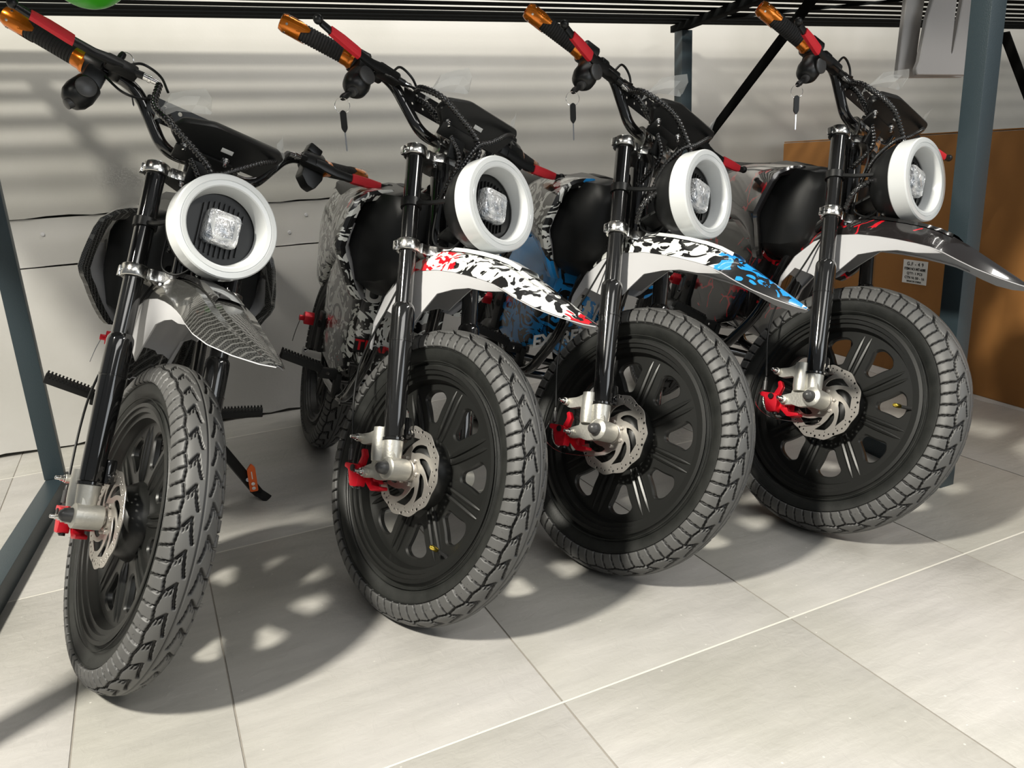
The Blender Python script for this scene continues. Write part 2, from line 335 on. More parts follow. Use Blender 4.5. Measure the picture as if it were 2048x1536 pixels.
def obj(name, me, parent=None, Mx=None, **props):
    o = bpy.data.objects.new(name, me); C.objects.link(o)
    if parent: o.parent = parent
    if Mx is not None: o.matrix_local = Mx
    for k, v in props.items(): o[k] = v
    return o
_loose = {}
def pieces(me):
    """the separate pieces of a mesh as meshes of their own (cached, shared by the four bikes)"""
    if me.name in _loose: return _loose[me.name]
    bm = bmesh.new(); bm.from_mesh(me); seen = set(); out = []
    for v0 in bm.verts:
        if v0.index in seen: continue
        st = [v0]; grp = set()
        while st:
            v = st.pop()
            if v.index in grp: continue
            grp.add(v.index); st += [e.other_vert(v) for e in v.link_edges]
        seen |= grp; out.append(grp)
    res = []
    for g in out:
        b2 = bm.copy(); b2.verts.ensure_lookup_table(); bmesh.ops.delete(b2, geom=[v for v in b2.verts if v.index not in g], context='VERTS')
        m2 = bpy.data.meshes.new(me.name); b2.to_mesh(m2); b2.free()
        for m in me.materials: m2.materials.append(m)
        res.append(m2)
    bm.free(); _loose[me.name] = res; return res
def thing(name, loc, label, cat, group=None, rotz=0):
    o = bpy.data.objects.new(name, None); C.objects.link(o); o.location = loc; o.rotation_euler = (0, 0, rotz); o['label'] = label; o['category'] = cat
    o.empty_display_size = 0.05
    if group: o['group'] = group
    return o
def circ(r, n=24, cx=0, cy=0, ph=0): return [(cx+r*math.cos(2*PI*i/n+ph), cy+r*math.sin(2*PI*i/n+ph)) for i in range(n)]
def rpoly(poly, r, n=4):
    out = []; m = len(poly)
    for i in range(m):
        a, p, b = V((*poly[i-1], 0)), V((*poly[i], 0)), V((*poly[(i+1) % m], 0)); da, db = a-p, b-p; q = min(r, da.length*.45, db.length*.45)
        s0 = p+da.normalized()*q; s1 = p+db.normalized()*q
        for k in range(n+1):
            t = k/n; c = s0*(1-t)**2+p*2*t*(1-t)+s1*t*t; out.append((c.x, c.y))
    return out
# ================================================================ SETTING
# floor: grout bed + tiles, grid read from the photograph
bed = MB().box((1.2, 0.3, -0.0065), (10.6, 7.6, 0.01)).mesh('floor', groutm)
floor = obj('floor', bed, None, None, kind='structure')
TX, TY, TW, TL, G = 0.46095, 0.8924, 0.45, 0.795, 0.0028
tile_cache = {}
def tile(x0, x1, y0, y1):
    w_, l_ = round(x1-x0-G, 4), round(y1-y0-G-.0016, 4)
    if (w_, l_) not in tile_cache:
        tile_cache[(w_, l_)] = MB().box((0, 0, -0.004), (w_, l_, 0.008), ch=0.0008).mesh('tile', floorm)
    obj('tile', tile_cache[(w_, l_)], floor, Matrix.Translation(((x0+x1)/2, (y0+y1)/2, 0)))
for j in range(-5, 3):
    y0, y1 = TY+j*TL, TY+(j+1)*TL
    for i in range(-9, 12):
        x0, x1 = TX+i*TW, TX+(i+1)*TW
        if i == -2:   # a narrow cut column of tiles by the left rail
            tile(x0, x0+TW/2, y0, y1); tile(x0+TW/2, x1, y0, y1)
        else: tile(x0, x1, y0, y1)
for j in range(-5, 4):   # joints along x: tile-edge highlight painted in as pale strips
    gl = MB().box((1.2, TY+j*TL, -0.0012), (9.6, 0.0040, 0.0020)).mesh('grout_line', groutp); obj('grout_line', gl, floor)
# back wall: along x, y = 2.674 - .0333 x
wyaw = -0.0333
WT = Matrix.Translation((0, 2.674, 0)) @ Matrix.Rotation(wyaw, 4, 'Z')
def wall_panel(name, z0, z1, y0, m, parent=None, rag=0.0, th=0.03):
    mb = MB(); n = 180; x0, x1 = -4.2, 6.6
    rows = []
    rnd = random.Random(3)
    zb = []
    for i in range(n+1):
        zb.append(z0+(rnd.random()-.3)*rag)
    top = [V((x0+(x1-x0)*i/n, y0, z1)) for i in range(n+1)]; bot = [V((x0+(x1-x0)*i/n, y0, zb[i])) for i in range(n+1)]
    tb = [p+V((0, th, 0)) for p in top]; bb = [p+V((0, th, 0)) for p in bot]
    mb.grid([top, bot, bb, tb, top]); return obj(name, mb.mesh(name, m, 30), parent, WT if parent is None else None, **({'kind': 'structure'} if parent is None else {}))
wb = MB().box((1.2, 0.075, 1.5), (10.8, 0.06, 3.1)).mesh('wall_back', gapm)
wall = obj('wall_back', wb, None, WT, kind='structure')
wall_panel('upper_wall_panel', 0.700, 3.0, 0.0, wallm, wall, 0.006, 0.04)
wall_panel('middle_wall_strip', 0.560, 0.697, 0.006, wallm2, wall, 0.002, 0.03)
wall_panel('lower_wall_panel', 0.008, 0.556, 0.0, wallm2, wall, 0.010, 0.04)
for x, z in ((-0.26, 0.652), (0.37, 0.64), (0.44, 0.60), (0.5, 0.652)):
    scm = MB().lathe([(0, 0.006), (0.003, 0.005), (0.0035, 0.0)], (0, 0, 0), (0, -1, 0), 12).mesh('wall_screw', greyp)
    obj('wall_screw', scm, wall, Matrix.Translation((x, 0.006, z)))

# ================================================================ TABLE
table = thing('display_table', (0.65, 1.65, 0), 'dark blue-grey steel table frame with a slatted top standing over the row of bikes', 'table')
TI = Matrix.Translation((-0.65, -1.65, 0))
def tpart(name, mb, m, bevel=0.0012, **k):
    return obj(name, mb.mesh(name, m, 35, bevel), table, TI, **k)
def post(x0, x1, y0, y1, z0, z1):
    return MB().box(((x0+x1)/2, (y0+y1)/2, (z0+z1)/2), (x1-x0, y1-y0, z1-z0))
tpart('post', post(1.592, 1.637, 1.12, 1.166, 0, 1.223), postm)
tpart('post', post(1.845, 1.890, 2.45, 2.495, 0.046, 1.1995), postm)
tpart('post', post(-0.334, -0.287, 2.262, 2.306, 0.046, 1.223), postm)
tpart('post', post(-0.475, -0.428, 1.14, 1.185, 0, 1.1995), postm)
def obox(p0, p1, w_, h_, z0):
    a, b = V(p0), V(p1); d = (b-a); L = d.length; an = math.atan2(d.y, d.x); mb = MB()
    mb.box(((a.x+b.x)/2, (a.y+b.y)/2, z0+h_/2), (L, w_, h_), Matrix.Rotation(an, 3, 'Z')); return mb
tpart('foot_rail', obox((1.622, 1.168), (1.8675, 2.497), 0.045, 0.0455, 0.0), postm)
tpart('foot_rail', obox((-0.304, 2.31), (-0.441, 1.192), 0.045, 0.045, 0.0), postm)
TR = math.radians(-2.6)
def strip(yc, w_, z0, z1, x0=-0.7, x1=4.2, px_=0.9):
    a = V((x0, yc+(x0-px_)*math.tan(TR))); b = V((x1, yc+(x1-px_)*math.tan(TR))); return obox(a, b, w_, z1-z0, z0)
for y in (2.515, 2.462, 2.405): tpart('top_beam', strip(y, .040, 1.224, 1.228), slatm, 0)
tpart('top_beam', strip(1.14, .040, 1.185, 1.2235, -.62, 1.66, 1.6), postm)
tpart('side_beam', obox((1.622, 1.165), (1.8675, 2.52), .040, .0225, 1.2005), slatm)
tpart('side_beam', obox((-0.441, 1.21), (-0.30, 2.54), .040, .0225, 1.2005), slatm)
for k in range(16):   # slats along the wall; the unseen front ones widened to shade the floor
    tpart('slat', strip(2.336-0.0765*k, .047 if k < 6 else .070, 1.2245, 1.2260), slatm, 0)
def strut(a, b, w_, t_):
    a, b = V(a), V(b); d = (b-a).normalized(); x = V((1, 0, 0)) if abs(d.x) < .8 else V((0, 1, 0)); n = d.cross(x).normalized(); x = n.cross(d)
    R = Matrix((x, n, d)).transposed(); return MB().box((a+b)/2, (t_, w_, (b-a).length), R)
tpart('brace', strut((1.866, 2.448, 0.735), (1.715, 1.67, 1.195), 0.034, 0.006), slatm)
tpart('brace', strut((1.84, 2.40, 1.219), (2.85, 1.5, 1.219), 0.008, 0.008), slatm, 0)
tpart('brace', strut((3.16, 2.16, 1.165), (3.62, 2.16, 0.60), 0.04, 0.008), slatm)

# grey sheet metal brackets hanging behind the front post: U plates with a narrow slot between the arms
def bracket(y, poly, label, wx):
    cx = sum(p[0] for p in poly)/len(poly); z0 = min(p[1] for p in poly)
    t = thing('hanging_bracket', (cx, y, z0), label, 'bracket')
    me = curve_mesh('bracket_plate', [rpoly([(x-cx, z-z0) for x, z in poly], 0.004, 3)], 0.012, zinc, 0.0018); me.transform(Matrix.Rotation(PI/2, 4, 'X')); obj('bracket_plate', me, t)
    mb = MB(); mb.tube([(wx-cx, 0.0, 1.205-z0), (wx-cx, 0.006, 1.215-z0), (wx-cx, 0.006, 1.226-z0)], 0.002, 8); obj('hanging_wire', mb.mesh('hanging_wire', chrome), t)
bracket(1.365, [(1.632, .927), (1.853, .926), (1.853, .972), (1.694, .975), (1.688, .978), (1.699, 1.10), (1.708, 1.205), (1.648, 1.205), (1.643, 1.10)], 'grey sheet-metal bracket hanging under the table, the rear one of two, its left arm showing', 1.67)
bracket(1.330, [(1.652, .929), (1.830, .927), (1.819, 1.10), (1.812, 1.205), (1.793, 1.205), (1.783, 1.088), (1.767, .976), (1.762, .968), (1.757, .976), (1.760, 1.087), (1.764, 1.205), (1.706, 1.205), (1.690, 1.10), (1.671, 1.045), (1.657, .955), (1.649, .940)], 'grey sheet-metal bracket hanging under the table, the front one of two, beside the front post', 1.735)
# balloon
bt = thing('balloon', (-0.010, 1.62, 1.2225), 'bright green balloon bobbing against the underside of the table top', 'balloon')
mb = MB(); mb.lathe([(-0.074-0.074*math.cos(a), 0.072*math.sin(a)) for a in [PI*i/20 for i in range(21)]], (0, 0, 0), (0, 0, 1), 32)
obj('balloon_skin', mb.mesh('balloon_skin', greenm), bt)
mb = MB(); mb.lathe([(0, 0.004), (0.006, 0.007), (0.008, 0.002)], (0, 0.070, -0.078), (0, 1, -0.2), 12)
obj('knot', mb.mesh('knot', greenm), bt)
# cardboard box
bd = V((-0.0945, -0.9955, 0)); bx0 = V((2.3935, 2.51, 0)); byaw = math.atan2(bd.y, bd.x)
box = thing('cardboard_box', bx0, 'large brown cardboard carton with a white shipping label, standing behind the bike with red cracks', 'box', None, byaw)
BL, BD, BH = 1.75, 0.55, 0.80
mb = MB(); mb.box((BL/2, BD/2, BH/2-0.002), (BL, BD, BH-0.004)); obj('carton', mb.mesh('carton', cardm, 35, 0.004), box)
for dy in (0.0, BD/2+0.002):
    mb = MB(); mb.box((BL/2, dy+BD/4-0.001, BH), (BL-0.004, BD/2-0.004, 0.004)); obj('flap', mb.mesh('flap', cardm, 35, 0.0015), box)
tape = mat('packing_tape', (0.36, 0.22, 0.09), 0.25); mb = MB(); mb.box((BL/2, BD/2, BH+0.0028), (BL-0.01, 0.06, 0.0012)); obj('packing_tape', mb.mesh('packing_tape', tape), box)
# the label hangs on the face towards the camera (local y = 0, facing -y)
LX, LZ = 0.704, 0.357
mb = MB(); mb.box((LX, -0.0012, LZ), (0.100, 0.0016, 0.078)); lab = obj('shipping_label', mb.mesh('shipping_label', labelm), box)
for txt, s, dz, sp in (('G.F - 4 9', 0.0165, 0.026, 1.15), ('ITEM NO: MT-608E', 0.0118, 0.0095, 0.9), ('QTY: 1 PCS', 0.0118, -0.0055, 1.1), ('CTN N: 50 - 16', 0.0118, -0.020, 1.05), ('MADE IN CHINA', 0.0078, -0.032, 1.05)):
    me = text_mesh('lettering', txt, s, textm, 0.0004, sp, offset=0.0003); me.transform(Matrix.Rotation(PI/2, 4, 'X')); obj('lettering', me, lab, Matrix.Translation((LX, -0.0024, LZ+dz)))

# ================================================================ BIKE MESHES
S = dict(R=0.2686, rr=0.1907, a=0.0835, yf=0.0051, ztop=0.6052, zlow=0.4138, zstep=0.297, zfb=0.0548)
def seg_d(U, Vv, a, b):
    ax, ay = a; bx, by = b; dx, dy = bx-ax, by-ay; t = np.clip(((U-ax)*dx+(Vv-ay)*dy)/(dx*dx+dy*dy), 0, 1)
    return np.hypot(U-ax-t*dx, Vv-ay-t*dy)
def make_tyre():
    """height-field tread on a superelliptic torus; returns sidewall mesh and tread mesh"""
    N, PC = 36, 30; NU = N*PC; Rc, bx, bz = 0.2286, 0.0395, 0.0392
    va = np.linspace(-1.66, 1.66, 105)
    U, A = np.meshgrid(np.arange(NU)/PC, va, indexing='ij'); s = A/1.45
    side = np.where(s >= 0, 0.0, 0.5); a = np.abs(s)*1.0; u = 1.0-(U+side) % 1.0
    # a = 0 crown .. 1 shoulder ; units: 1 cell ~ 47 mm along, a*57 mm across
    X, Y = u*47, a*57
    def gd(pl):
        d = np.full(X.shape, 99.0)
        for k in (-1, 0, 1, 2):
            for p, q in zip(pl, pl[1:]): d = np.minimum(d, seg_d(X, Y, (p[0]+47*k, p[1]), (q[0]+47*k, q[1])))
        return d
    wide = [[(30, 28), (12, 13), (36, 10), (49, 6.5)], [(-17, 28), (6, 32), (30, 28)], [(30, 28), (34, 62)], [(6, 32), (11, 62)]]
    thin = [[(20, 15.5), (30, 17.5)], [(24, 21), (33, 22.5)]]
    h = np.ones(X.shape)
    for pl in wide: h = np.minimum(h, np.clip((gd(pl)-1.7)/0.6, 0, 1))
    for pl in thin: h = np.minimum(h, 0.25+0.75*np.clip((gd(pl)-0.6)/0.6, 0, 1))
    h = np.minimum(h, 0.45+0.55*np.clip((np.abs(s)*57-0.35)/0.8, 0, 1))
    edge = np.clip((62.0-Y)/1.8, 0, 1); lug = np.clip((Y-53.5)/1, 0, 1)
    h = h*edge
    H_ = 0.0052*h
    sgn = lambda t: np.sign(t)
    th = U/N*2*PI
    ex = 0.92
    cx = np.sign(np.sin(A))*np.abs(np.sin(A))**ex*(bx-0.0045+H_); cr = Rc+np.sign(np.cos(A))*np.abs(np.cos(A))**ex*(bz-0.005+H_)
    P = np.stack([cx, -cr*np.cos(th), cr*np.sin(th)], -1).reshape(-1, 3)
    m = len(va); I = (np.arange(NU)[:, None]*m+np.arange(m-1)[None]); J = ((np.arange(NU)[:, None]+1) % NU*m+np.arange(m-1)[None])
    Fq = np.stack([I, I+1, J+1, J], -1).reshape(-1, 4)
    me = bpy.data.meshes.new('tyre_tread'); me.vertices.add(len(P)); me.vertices.foreach_set('co', P.ravel()); me.loops.add(Fq.size); me.loops.foreach_set('vertex_index', Fq.ravel())
    me.polygons.add(len(Fq)); me.polygons.foreach_set('loop_start', np.arange(0, Fq.size, 4)); me.polygons.foreach_set('loop_total', np.full(len(Fq), 4)); me.update(calc_edges=True); me.validate()
    at = me.attributes.new('height', 'FLOAT', 'POINT'); at.data.foreach_set('value', h.ravel().astype('f'))
    me.materials.append(treadm); me.polygons.foreach_set('use_smooth', [True]*len(Fq)); me.update()
    # sidewalls
    mb = MB(); n = 120
    prof = []
    for q in [1.62, 1.75, 1.95, 2.15, 2.35, 2.5]:
        prof.append((math.sin(q)**.92*(bx-0.0043), Rc+math.copysign(abs(math.cos(q))**.92, math.cos(q))*(bz-0.0048)))
    prof += [(0.0300, 0.1925), (0.0285, 0.1890)]
    full = prof+[(-x, r) for x, r in prof[::-1]]
    mb.lathe(full, (0, 0, 0), (1, 0, 0), n)
    # thin moulding rings and raised bead line on the sidewall
    for sx in (-1, 1):
        for rr_, x_ in ((0.2030, 0.0348), (0.2275, 0.0365)):
            mb.lathe([(sx*(x_-0.001), rr_-0.001), (sx*(x_+0.0006), rr_-0.0004), (sx*(x_+0.0006), rr_+0.0004), (sx*(x_-0.001), rr_+0.001)], (0, 0, 0), (1, 0, 0), n, close=True)
    mb.f = [f for f in mb.f if len(f) < 10]; mb.mi = [0]*len(mb.f)
    # moulding hairs ("vent spews") around the shoulders
    rnd = random.Random(2)
    for k in range(70):
        an = rnd.random()*2*PI; q = rnd.choice([-1, 1])*(1.0+rnd.random()*.3); L = 0.0045+rnd.random()*.003
        n_ = V((math.sin(q), math.cos(q)*-math.cos(an), math.cos(q)*math.sin(an))); c = V((0, -Rc*math.cos(an), Rc*math.sin(an)))
        p = c+n_*0.0375; mb.tube([p, p+n_*L+V((0, 0, .001))], 0.00022, 3)
    return mb.mesh('tyre', tyrem, 40), me
tyre_me, tread_me = make_tyre()
def make_rim():
    mb = MB(); n = 96
    L = lambda prof, close=False: mb.lathe(prof, (0, 0, 0), (1, 0, 0), n, close=close)
    # barrel with stepped flanges, closed section
    L([(-0.0318, 0.1945), (-0.0325, 0.1880), (-0.0290, 0.1870), (-0.0285, 0.1800), (-0.0230, 0.1785), (-0.0225, 0.1710), (-0.0120, 0.1680), (-0.006, 0.1655), (0.006, 0.1655), (0.0120, 0.1680), (0.0225, 0.1710), (0.0230, 0.1785), (0.0285, 0.1800), (0.0290, 0.1870), (0.0325, 0.1880), (0.0318, 0.1945), (0.027, 0.1935), (0.020, 0.1860), (-0.020, 0.1860), (-0.027, 0.1935)], True)
    # hub
    L([(-0.042, 0.022), (-0.043, 0.030), (-0.0415, 0.044), (-0.034, 0.053), (-0.020, 0.060), (-0.008, 0.066), (0.008, 0.066), (0.020, 0.060), (0.034, 0.052), (0.041, 0.042), (0.042, 0.022)])
    # raised double ridges on the eight spokes
    for sx in (-1, 1):
        for k in range(8):
            for d in (-1, 1):
                an = 2*PI*(k+.5)/8; c, s_ = math.cos(an), math.sin(an)
                pts = []; rs = []
                for t in range(9):
                    r = 0.066+0.094*t/8; off = d*(0.0062+0.002*t/8)
                    pts.append((sx*(0.0075-0.0015*t/8), r*c-off*s_, r*s_+off*c)); rs.append([.002, .0045, .0052, .0055, .0055, .0052, .0048, .004, .0015][t])
                mb.tube(pts, rs, 8)
    me = mb.mesh('rim_body', rimm, 40)
    loops = [circ(0.168, 96)]
    for k in range(8):
        an = 2*PI*k/8
        r0, r1, w0, w1 = 0.090, 0.152, 0.010, 0.031
        poly = [(r0, -w0), (0.118, -w0-0.010), (r1-0.014, -w1), (r1, -w1+0.012), (r1+0.003, 0), (r1, w1-0.012), (r1-0.014, w1), (0.118, w0+0.010), (r0, w0)]
        lp = [(x*math.cos(an)-y*math.sin(an), x*math.sin(an)+y*math.cos(an)) for x, y in rpoly(poly, 0.012, 4)]
        loops.append(lp)
    pm = curve_mesh('spoke_plate', loops, 0.014, rimm, 0.003)
    T = Matrix(((0, 0, 1, 0), (1, 0, 0, 0), (0, 1, 0, 0), (0, 0, 0, 1)))
    bm = bmesh.new(); bm.from_mesh(me); pm.transform(T); bm.from_mesh(pm); bm.to_mesh(me); bm.free()
    me.polygons.foreach_set('material_index', [0]*len(me.polygons)); me.set_sharp_from_angle(angle=math.radians(38)); return me
rim_me = make_rim()
valve_me = MB().tube([(-0.006, 0, 0.167), (-0.012, 0, 0.158), (-0.026, 0, 0.150)], 0.0035, 10).mesh('valve_stem', rubber)
vcap_me = MB().lathe([(0, .0035), (.002, .0045), (.014, .0042), (.017, .002)], (-0.026, 0, 0.150), (-1, 0, -0.45), 12).mesh('valve_cap', goldm)
def make_rotor():
    lob = []
    for i in range(120):
        a = 2*PI*i/120; p = abs(((a/(2*PI)*11) % 1)-.5)*2; lob.append(((0.0812-0.0042*p)*math.cos(a), (0.0812-0.0042*p)*math.sin(a)))
    loops = [lob, circ(0.0165, 32)]
    for k in range(8):
        a0 = 2*PI*k/8; pts = []
        n = 9; outer = []; inner = []
        for t in range(n):
            f = t/(n-1); r = 0.0335+0.028*f; a = a0+0.75*f
            wd = (0.0024+0.0118*math.sin(PI*min(1, f*.60+.06)))/r
            outer.append((r*math.cos(a+wd), r*math.sin(a+wd))); inner.append((r*math.cos(a-wd), r*math.sin(a-wd)))
        loops.append(outer+inner[::-1])
    for k in range(44):
        a = 2*PI*k/44; rr_ = 0.0725+(0.0016 if k % 4 == 0 else (-0.0012 if k % 2 else 0.0006)); loops.append(circ(0.0021 if k % 4 else 0.0029, 10, rr_*math.cos(a), rr_*math.sin(a)))
    for k in range(16):
        a = 2*PI*(k+.4)/16; loops.append(circ(0.0015, 8, 0.0655*math.cos(a), 0.0655*math.sin(a)))
    me = curve_mesh('brake_disc', loops, 0.002, steel, 0.0003)
    me.transform(Matrix.Translation((-0.0487, 0, 0)) @ Matrix(((0, 0, 1, 0), (1, 0, 0, 0), (0, 1, 0, 0), (0, 0, 0, 1)))); return me
rotor_me = make_rotor()
mb = MB()
for k in range(6):
    a = 2*PI*k/6; mb.lathe([(0, .0042), (.003, .0042), (.004, .003), (.0041, 0)], (-0.0497, 0.024*math.cos(a), 0.024*math.sin(a)), (-1, 0, 0), 10)
mb.lathe([(0, .020), (.004, .020), (.005, .0185), (.0051, .010)], (-0.0487, 0, 0), (-1, 0, 0), 24)
discbolt_me = mb.mesh('disc_bolts', steel)
axle_me = MB().lathe([(-0.1205, 0), (-0.1200, 0.0035), (-0.118, 0.0070), (-0.114, 0.0100), (-0.108, 0.0115), (-0.100, 0.0120), (-0.098, 0.0095), (0.088, 0.0095), (0.094, 0.0092), (0.100, 0.0075), (0.105, 0.0)], (0, 0, 0), (1, 0, 0), 20).mesh('axle', greyd)
mb = MB()
for a_, b_, r_ in ((-0.060, -0.056, 0.014), (-0.056, -0.0515, 0.012)): mb.cyl((a_, 0, 0), (b_, 0, 0), r_, 24)
spacer_me = mb.mesh('axle_spacer', steel)
# fork
def fork_leg(sx):
    x = sx*S['a']; y = S['yf']
    up = MB().cyl((x, y, 0.25), (x, y, S['ztop']+0.010), 0.0162, 32).mesh('fork_tube', gloss)
    mb = MB(); mb.lathe([(0.0548, 0.0170), (0.058, 0.0185), (0.12, 0.0192), (0.225, 0.0212), (0.2285, 0.0212), (0.2290, 0.0222), (0.2310, 0.0222), (0.2315, 0.0212), (0.270, 0.0214), (0.290, 0.0214), (0.2965, 0.0205), (0.302, 0.0172)], (x, y, 0), (0, 0, 1), 36)
    low = mb.mesh('fork_lower', gloss)
    mb = MB(); mb.lathe([(0, 0.0165), (0.003, 0.0172), (0.0035, 0.004), (0.006, 0.004), (0.0062, 0)], (x, y, S['ztop']+0.0095), (0, 0, 1), 24); cap = mb.mesh('fork_cap', alu)
    # guide flange at the inner foot of the leg with a bolt
    mb = MB(); mb.box((x-sx*0.024, y-0.002, 0.074), (0.016, 0.022, 0.040), ch=0.004); mb.lathe([(0, .005), (.004, .005), (.005, .003), (.0051, 0)], (x-sx*0.024, y-0.013, 0.066), (0, -1, 0), 10)
    mb.lathe([(0, 0.0205), (0.004, 0.0205)], (x, y, 0.0505), (0, 0, 1), 28)
    fl = mb.mesh('fork_flange', gloss)
    return low, up, cap, fl
legR, legL = fork_leg(-1), fork_leg(1)
def dropout(sx):
    mb = MB(); x = sx*(S['a']+0.004)
    if sx < 0:
        # upright boss beside the leg, axle boss, and the two caliper ears
        mb.lathe([(0.0, 0.0145), (0.012, 0.0160), (0.030, 0.0165), (0.050, 0.0160), (0.060, 0.0155), (0.0605, 0.0)], (x-0.003, 0.032, 0.014), (0, -0.06, 1), 24)
        mb.lathe([(-0.033, 0.016), (-0.031, 0.0195), (-0.006, 0.0205), (0.010, 0.0200), (0.012, 0.017), (0.0122, 0)], (x-0.002, -0.001, 0), (-1, 0, 0), 32)
        mb.lathe([(0, 0.0145), (0.02, 0.0165), (0.045, 0.0180), (0.0475, 0.016)], (-0.0835, 0.0051, 0.004), (0, 0, 1), 24)
        mb.prism(rpoly([(-0.012, -0.018), (0.030, -0.020), (0.052, -0.012), (0.050, 0.012), (0.046, 0.020), (0.047, 0.048), (0.078, 0.046), (0.090, 0.052), (0.088, 0.066), (0.060, 0.067), (0.040, 0.074), (0.012, 0.040), (-0.010, 0.030)], 0.006, 3), x-0.006, x+0.005, 'x')
        mb.lathe([(-0.004, 0.0075), (0.010, 0.0075), (0.011, 0.006)], (x-0.004, 0.086, 0.059), (-1, 0, 0), 16)
        mb.lathe([(-0.004, 0.0085), (0.008, 0.0085), (0.009, 0.007)], (x-0.004, 0.066, -0.004), (-1, 0, 0), 16)
        mb.prism(rpoly([(0.030, -0.014), (0.074, -0.014), (0.074, 0.006), (0.045, 0.012), (0.030, 0.012)], 0.005, 3), x-0.005, x+0.004, 'x')
    else:
        mb.lathe([(0, 0.0145), (0.02, 0.0165), (0.045, 0.0180), (0.0475, 0.016)], (0.0835, 0.0051, 0.004), (0, 0, 1), 24)
        mb.lathe([(-0.022, 0.016), (-0.020, 0.0195), (0.010, 0.0200), (0.012, 0.017), (0.0122, 0)], (x, 0, 0), (1, 0, 0), 32)
    return mb.mesh('fork_dropout', cast, 40, 0.0)
dropR, dropL = dropout(-1), dropout(1)
mb = MB()
for yy, zz in ((0.086, 0.059), (0.066, -0.004)):
    mb.lathe([(0, 0.0062), (0.004, 0.0062), (0.0042, 0.0045), (0.009, 0.0045), (0.0095, 0.0035), (0.016, 0.0033), (0.017, 0.002)], (-0.1005, yy, zz), (-1, 0, 0), 12)
dropbolt_me = mb.mesh('caliper_bolt', chrome)
# caliper
mb = MB()
mb.prism(rpoly([(0.086, 0.010), (0.122, 0.016), (0.124, 0.008), (0.112, 0.003), (0.104, -0.028), (0.082, -0.030), (0.080, -0.008)], 0.004, 3), -0.098, -0.080, 'x')
mb.prism(rpoly([(0.082, 0.008), (0.074, 0.026), (0.080, 0.040), (0.088, 0.038), (0.085, 0.027), (0.096, 0.010)], 0.003, 3), -0.090, -0.081, 'x')
mb.prism(rpoly([(0.082, -0.004), (0.068, -0.014), (0.062, -0.027), (0.038, -0.030), (0.038, -0.036), (0.064, -0.037), (0.074, -0.028), (0.086, -0.016)], 0.003, 3), -0.080, -0.062, 'x')
mb.box((-0.062, 0.076, -0.008), (0.026, 0.022, 0.030), ch=0.004)
caliper_me = mb.mesh('brake_caliper', redm, 40, 0.0008)
mb = MB(); mb.lathe([(0, 0.0062), (0.002, 0.0062), (0.0022, 0.003)], (-0.1005, 0.094, 0.004), (-1, 0, 0), 14); mb.cyl((-0.0885, 0.088, -0.026), (-0.0885, 0.088, -0.034), 0.005, 12)
mb.box((-0.049, 0.068, -0.004), (0.008, 0.022, 0.03), ch=0.001)
calpin_me = mb.mesh('caliper_pivot', plast)
pts, rs = spiral([(-0.090, 0.119, 0.010), (-0.092, 0.117, -0.006), (-0.092, 0.110, -0.022), (-0.090, 0.100, -0.031)], 0.0026, 0.003)
spring_me = MB().tube(pts, rs, 8).mesh('return_spring', chrome)
cable_me = MB().tube(smooth_path([(-0.040, -0.005, 0.430), (-0.058, 0.035, 0.375), (-0.074, 0.070, 0.300), (-0.084, 0.115, 0.220), (-0.087, 0.128, 0.150), (-0.089, 0.119, 0.052)], 10), 0.0021, 8).mesh('brake_cable', plast)
ferr_me = MB().lathe([(0, .0022), (.004, .003), (.008, .003), (.009, .0045), (.030, .0045), (.031, .002)], (-0.089, 0.1190, 0.050), (0.0, 0.0, -1), 12).mesh('cable_ferrule', greyd)
wire_me = MB().tube(smooth_path([(-0.104, 0.118, 0.02), (-0.112, 0.122, -0.015), (-0.098, 0.092, -0.042), (-0.07, 0.04, -0.047), (-0.062, 0.0, -0.044)], 8), 0.0007, 5).mesh('loose_wire', chrome)
# yokes
def yoke(z, th, drop):
    yf = S['yf']; a = S['a']; mb = MB()
    for sx in (-1, 1):
        mb.lathe([(-th/2, 0.0166), (-th/2, 0.0215), (-th/2+.0015, 0.0225), (th/2-.0015, 0.0225), (th/2, 0.0215), (th/2, 0.0166)], (sx*a, yf, z), (0, 0, 1), 40, close=True)
    poly = [(-a+.018, -0.012), (-a+.034, -0.010), (-0.03, -0.020-drop), (0.03, -0.020-drop), (a-.034, -0.010), (a-.018, -0.012), (a-.018, 0.022), (0.03, 0.045), (-0.03, 0.045), (-a+.018, 0.022)]
    mb.prism(rpoly(poly, 0.008, 3), z-th/2+.001, z+th/2-.001, 'z')
    me = mb.mesh('yoke', alu, 40, 0.001)
    mb = MB()
    for sx in (-1, 1):
        mb.box((sx*(a+0.021), yf+0.008, z-0.002), (0.008, 0.012, th*.8), ch=0.001)
        mb.lathe([(0, .004), (.006, .004), (.007, .003), (.0071, 0)], (sx*(a+0.020), yf+0.001, z-0.002), (0, -1, 0), 10)
        mb.lathe([(0, .005), (.004, .005), (.0045, .003), (.010, .003), (.0101, 0)], (sx*(a-0.040), -0.008, z-th/2), (0, 0, -1), 8)
    return me, mb.mesh('pinch_bolt', chrome)
topy, topb = yoke(S['ztop'], 0.020, 0.006); lowy, lowb = yoke(S['zlow'], 0.022, 0.004)
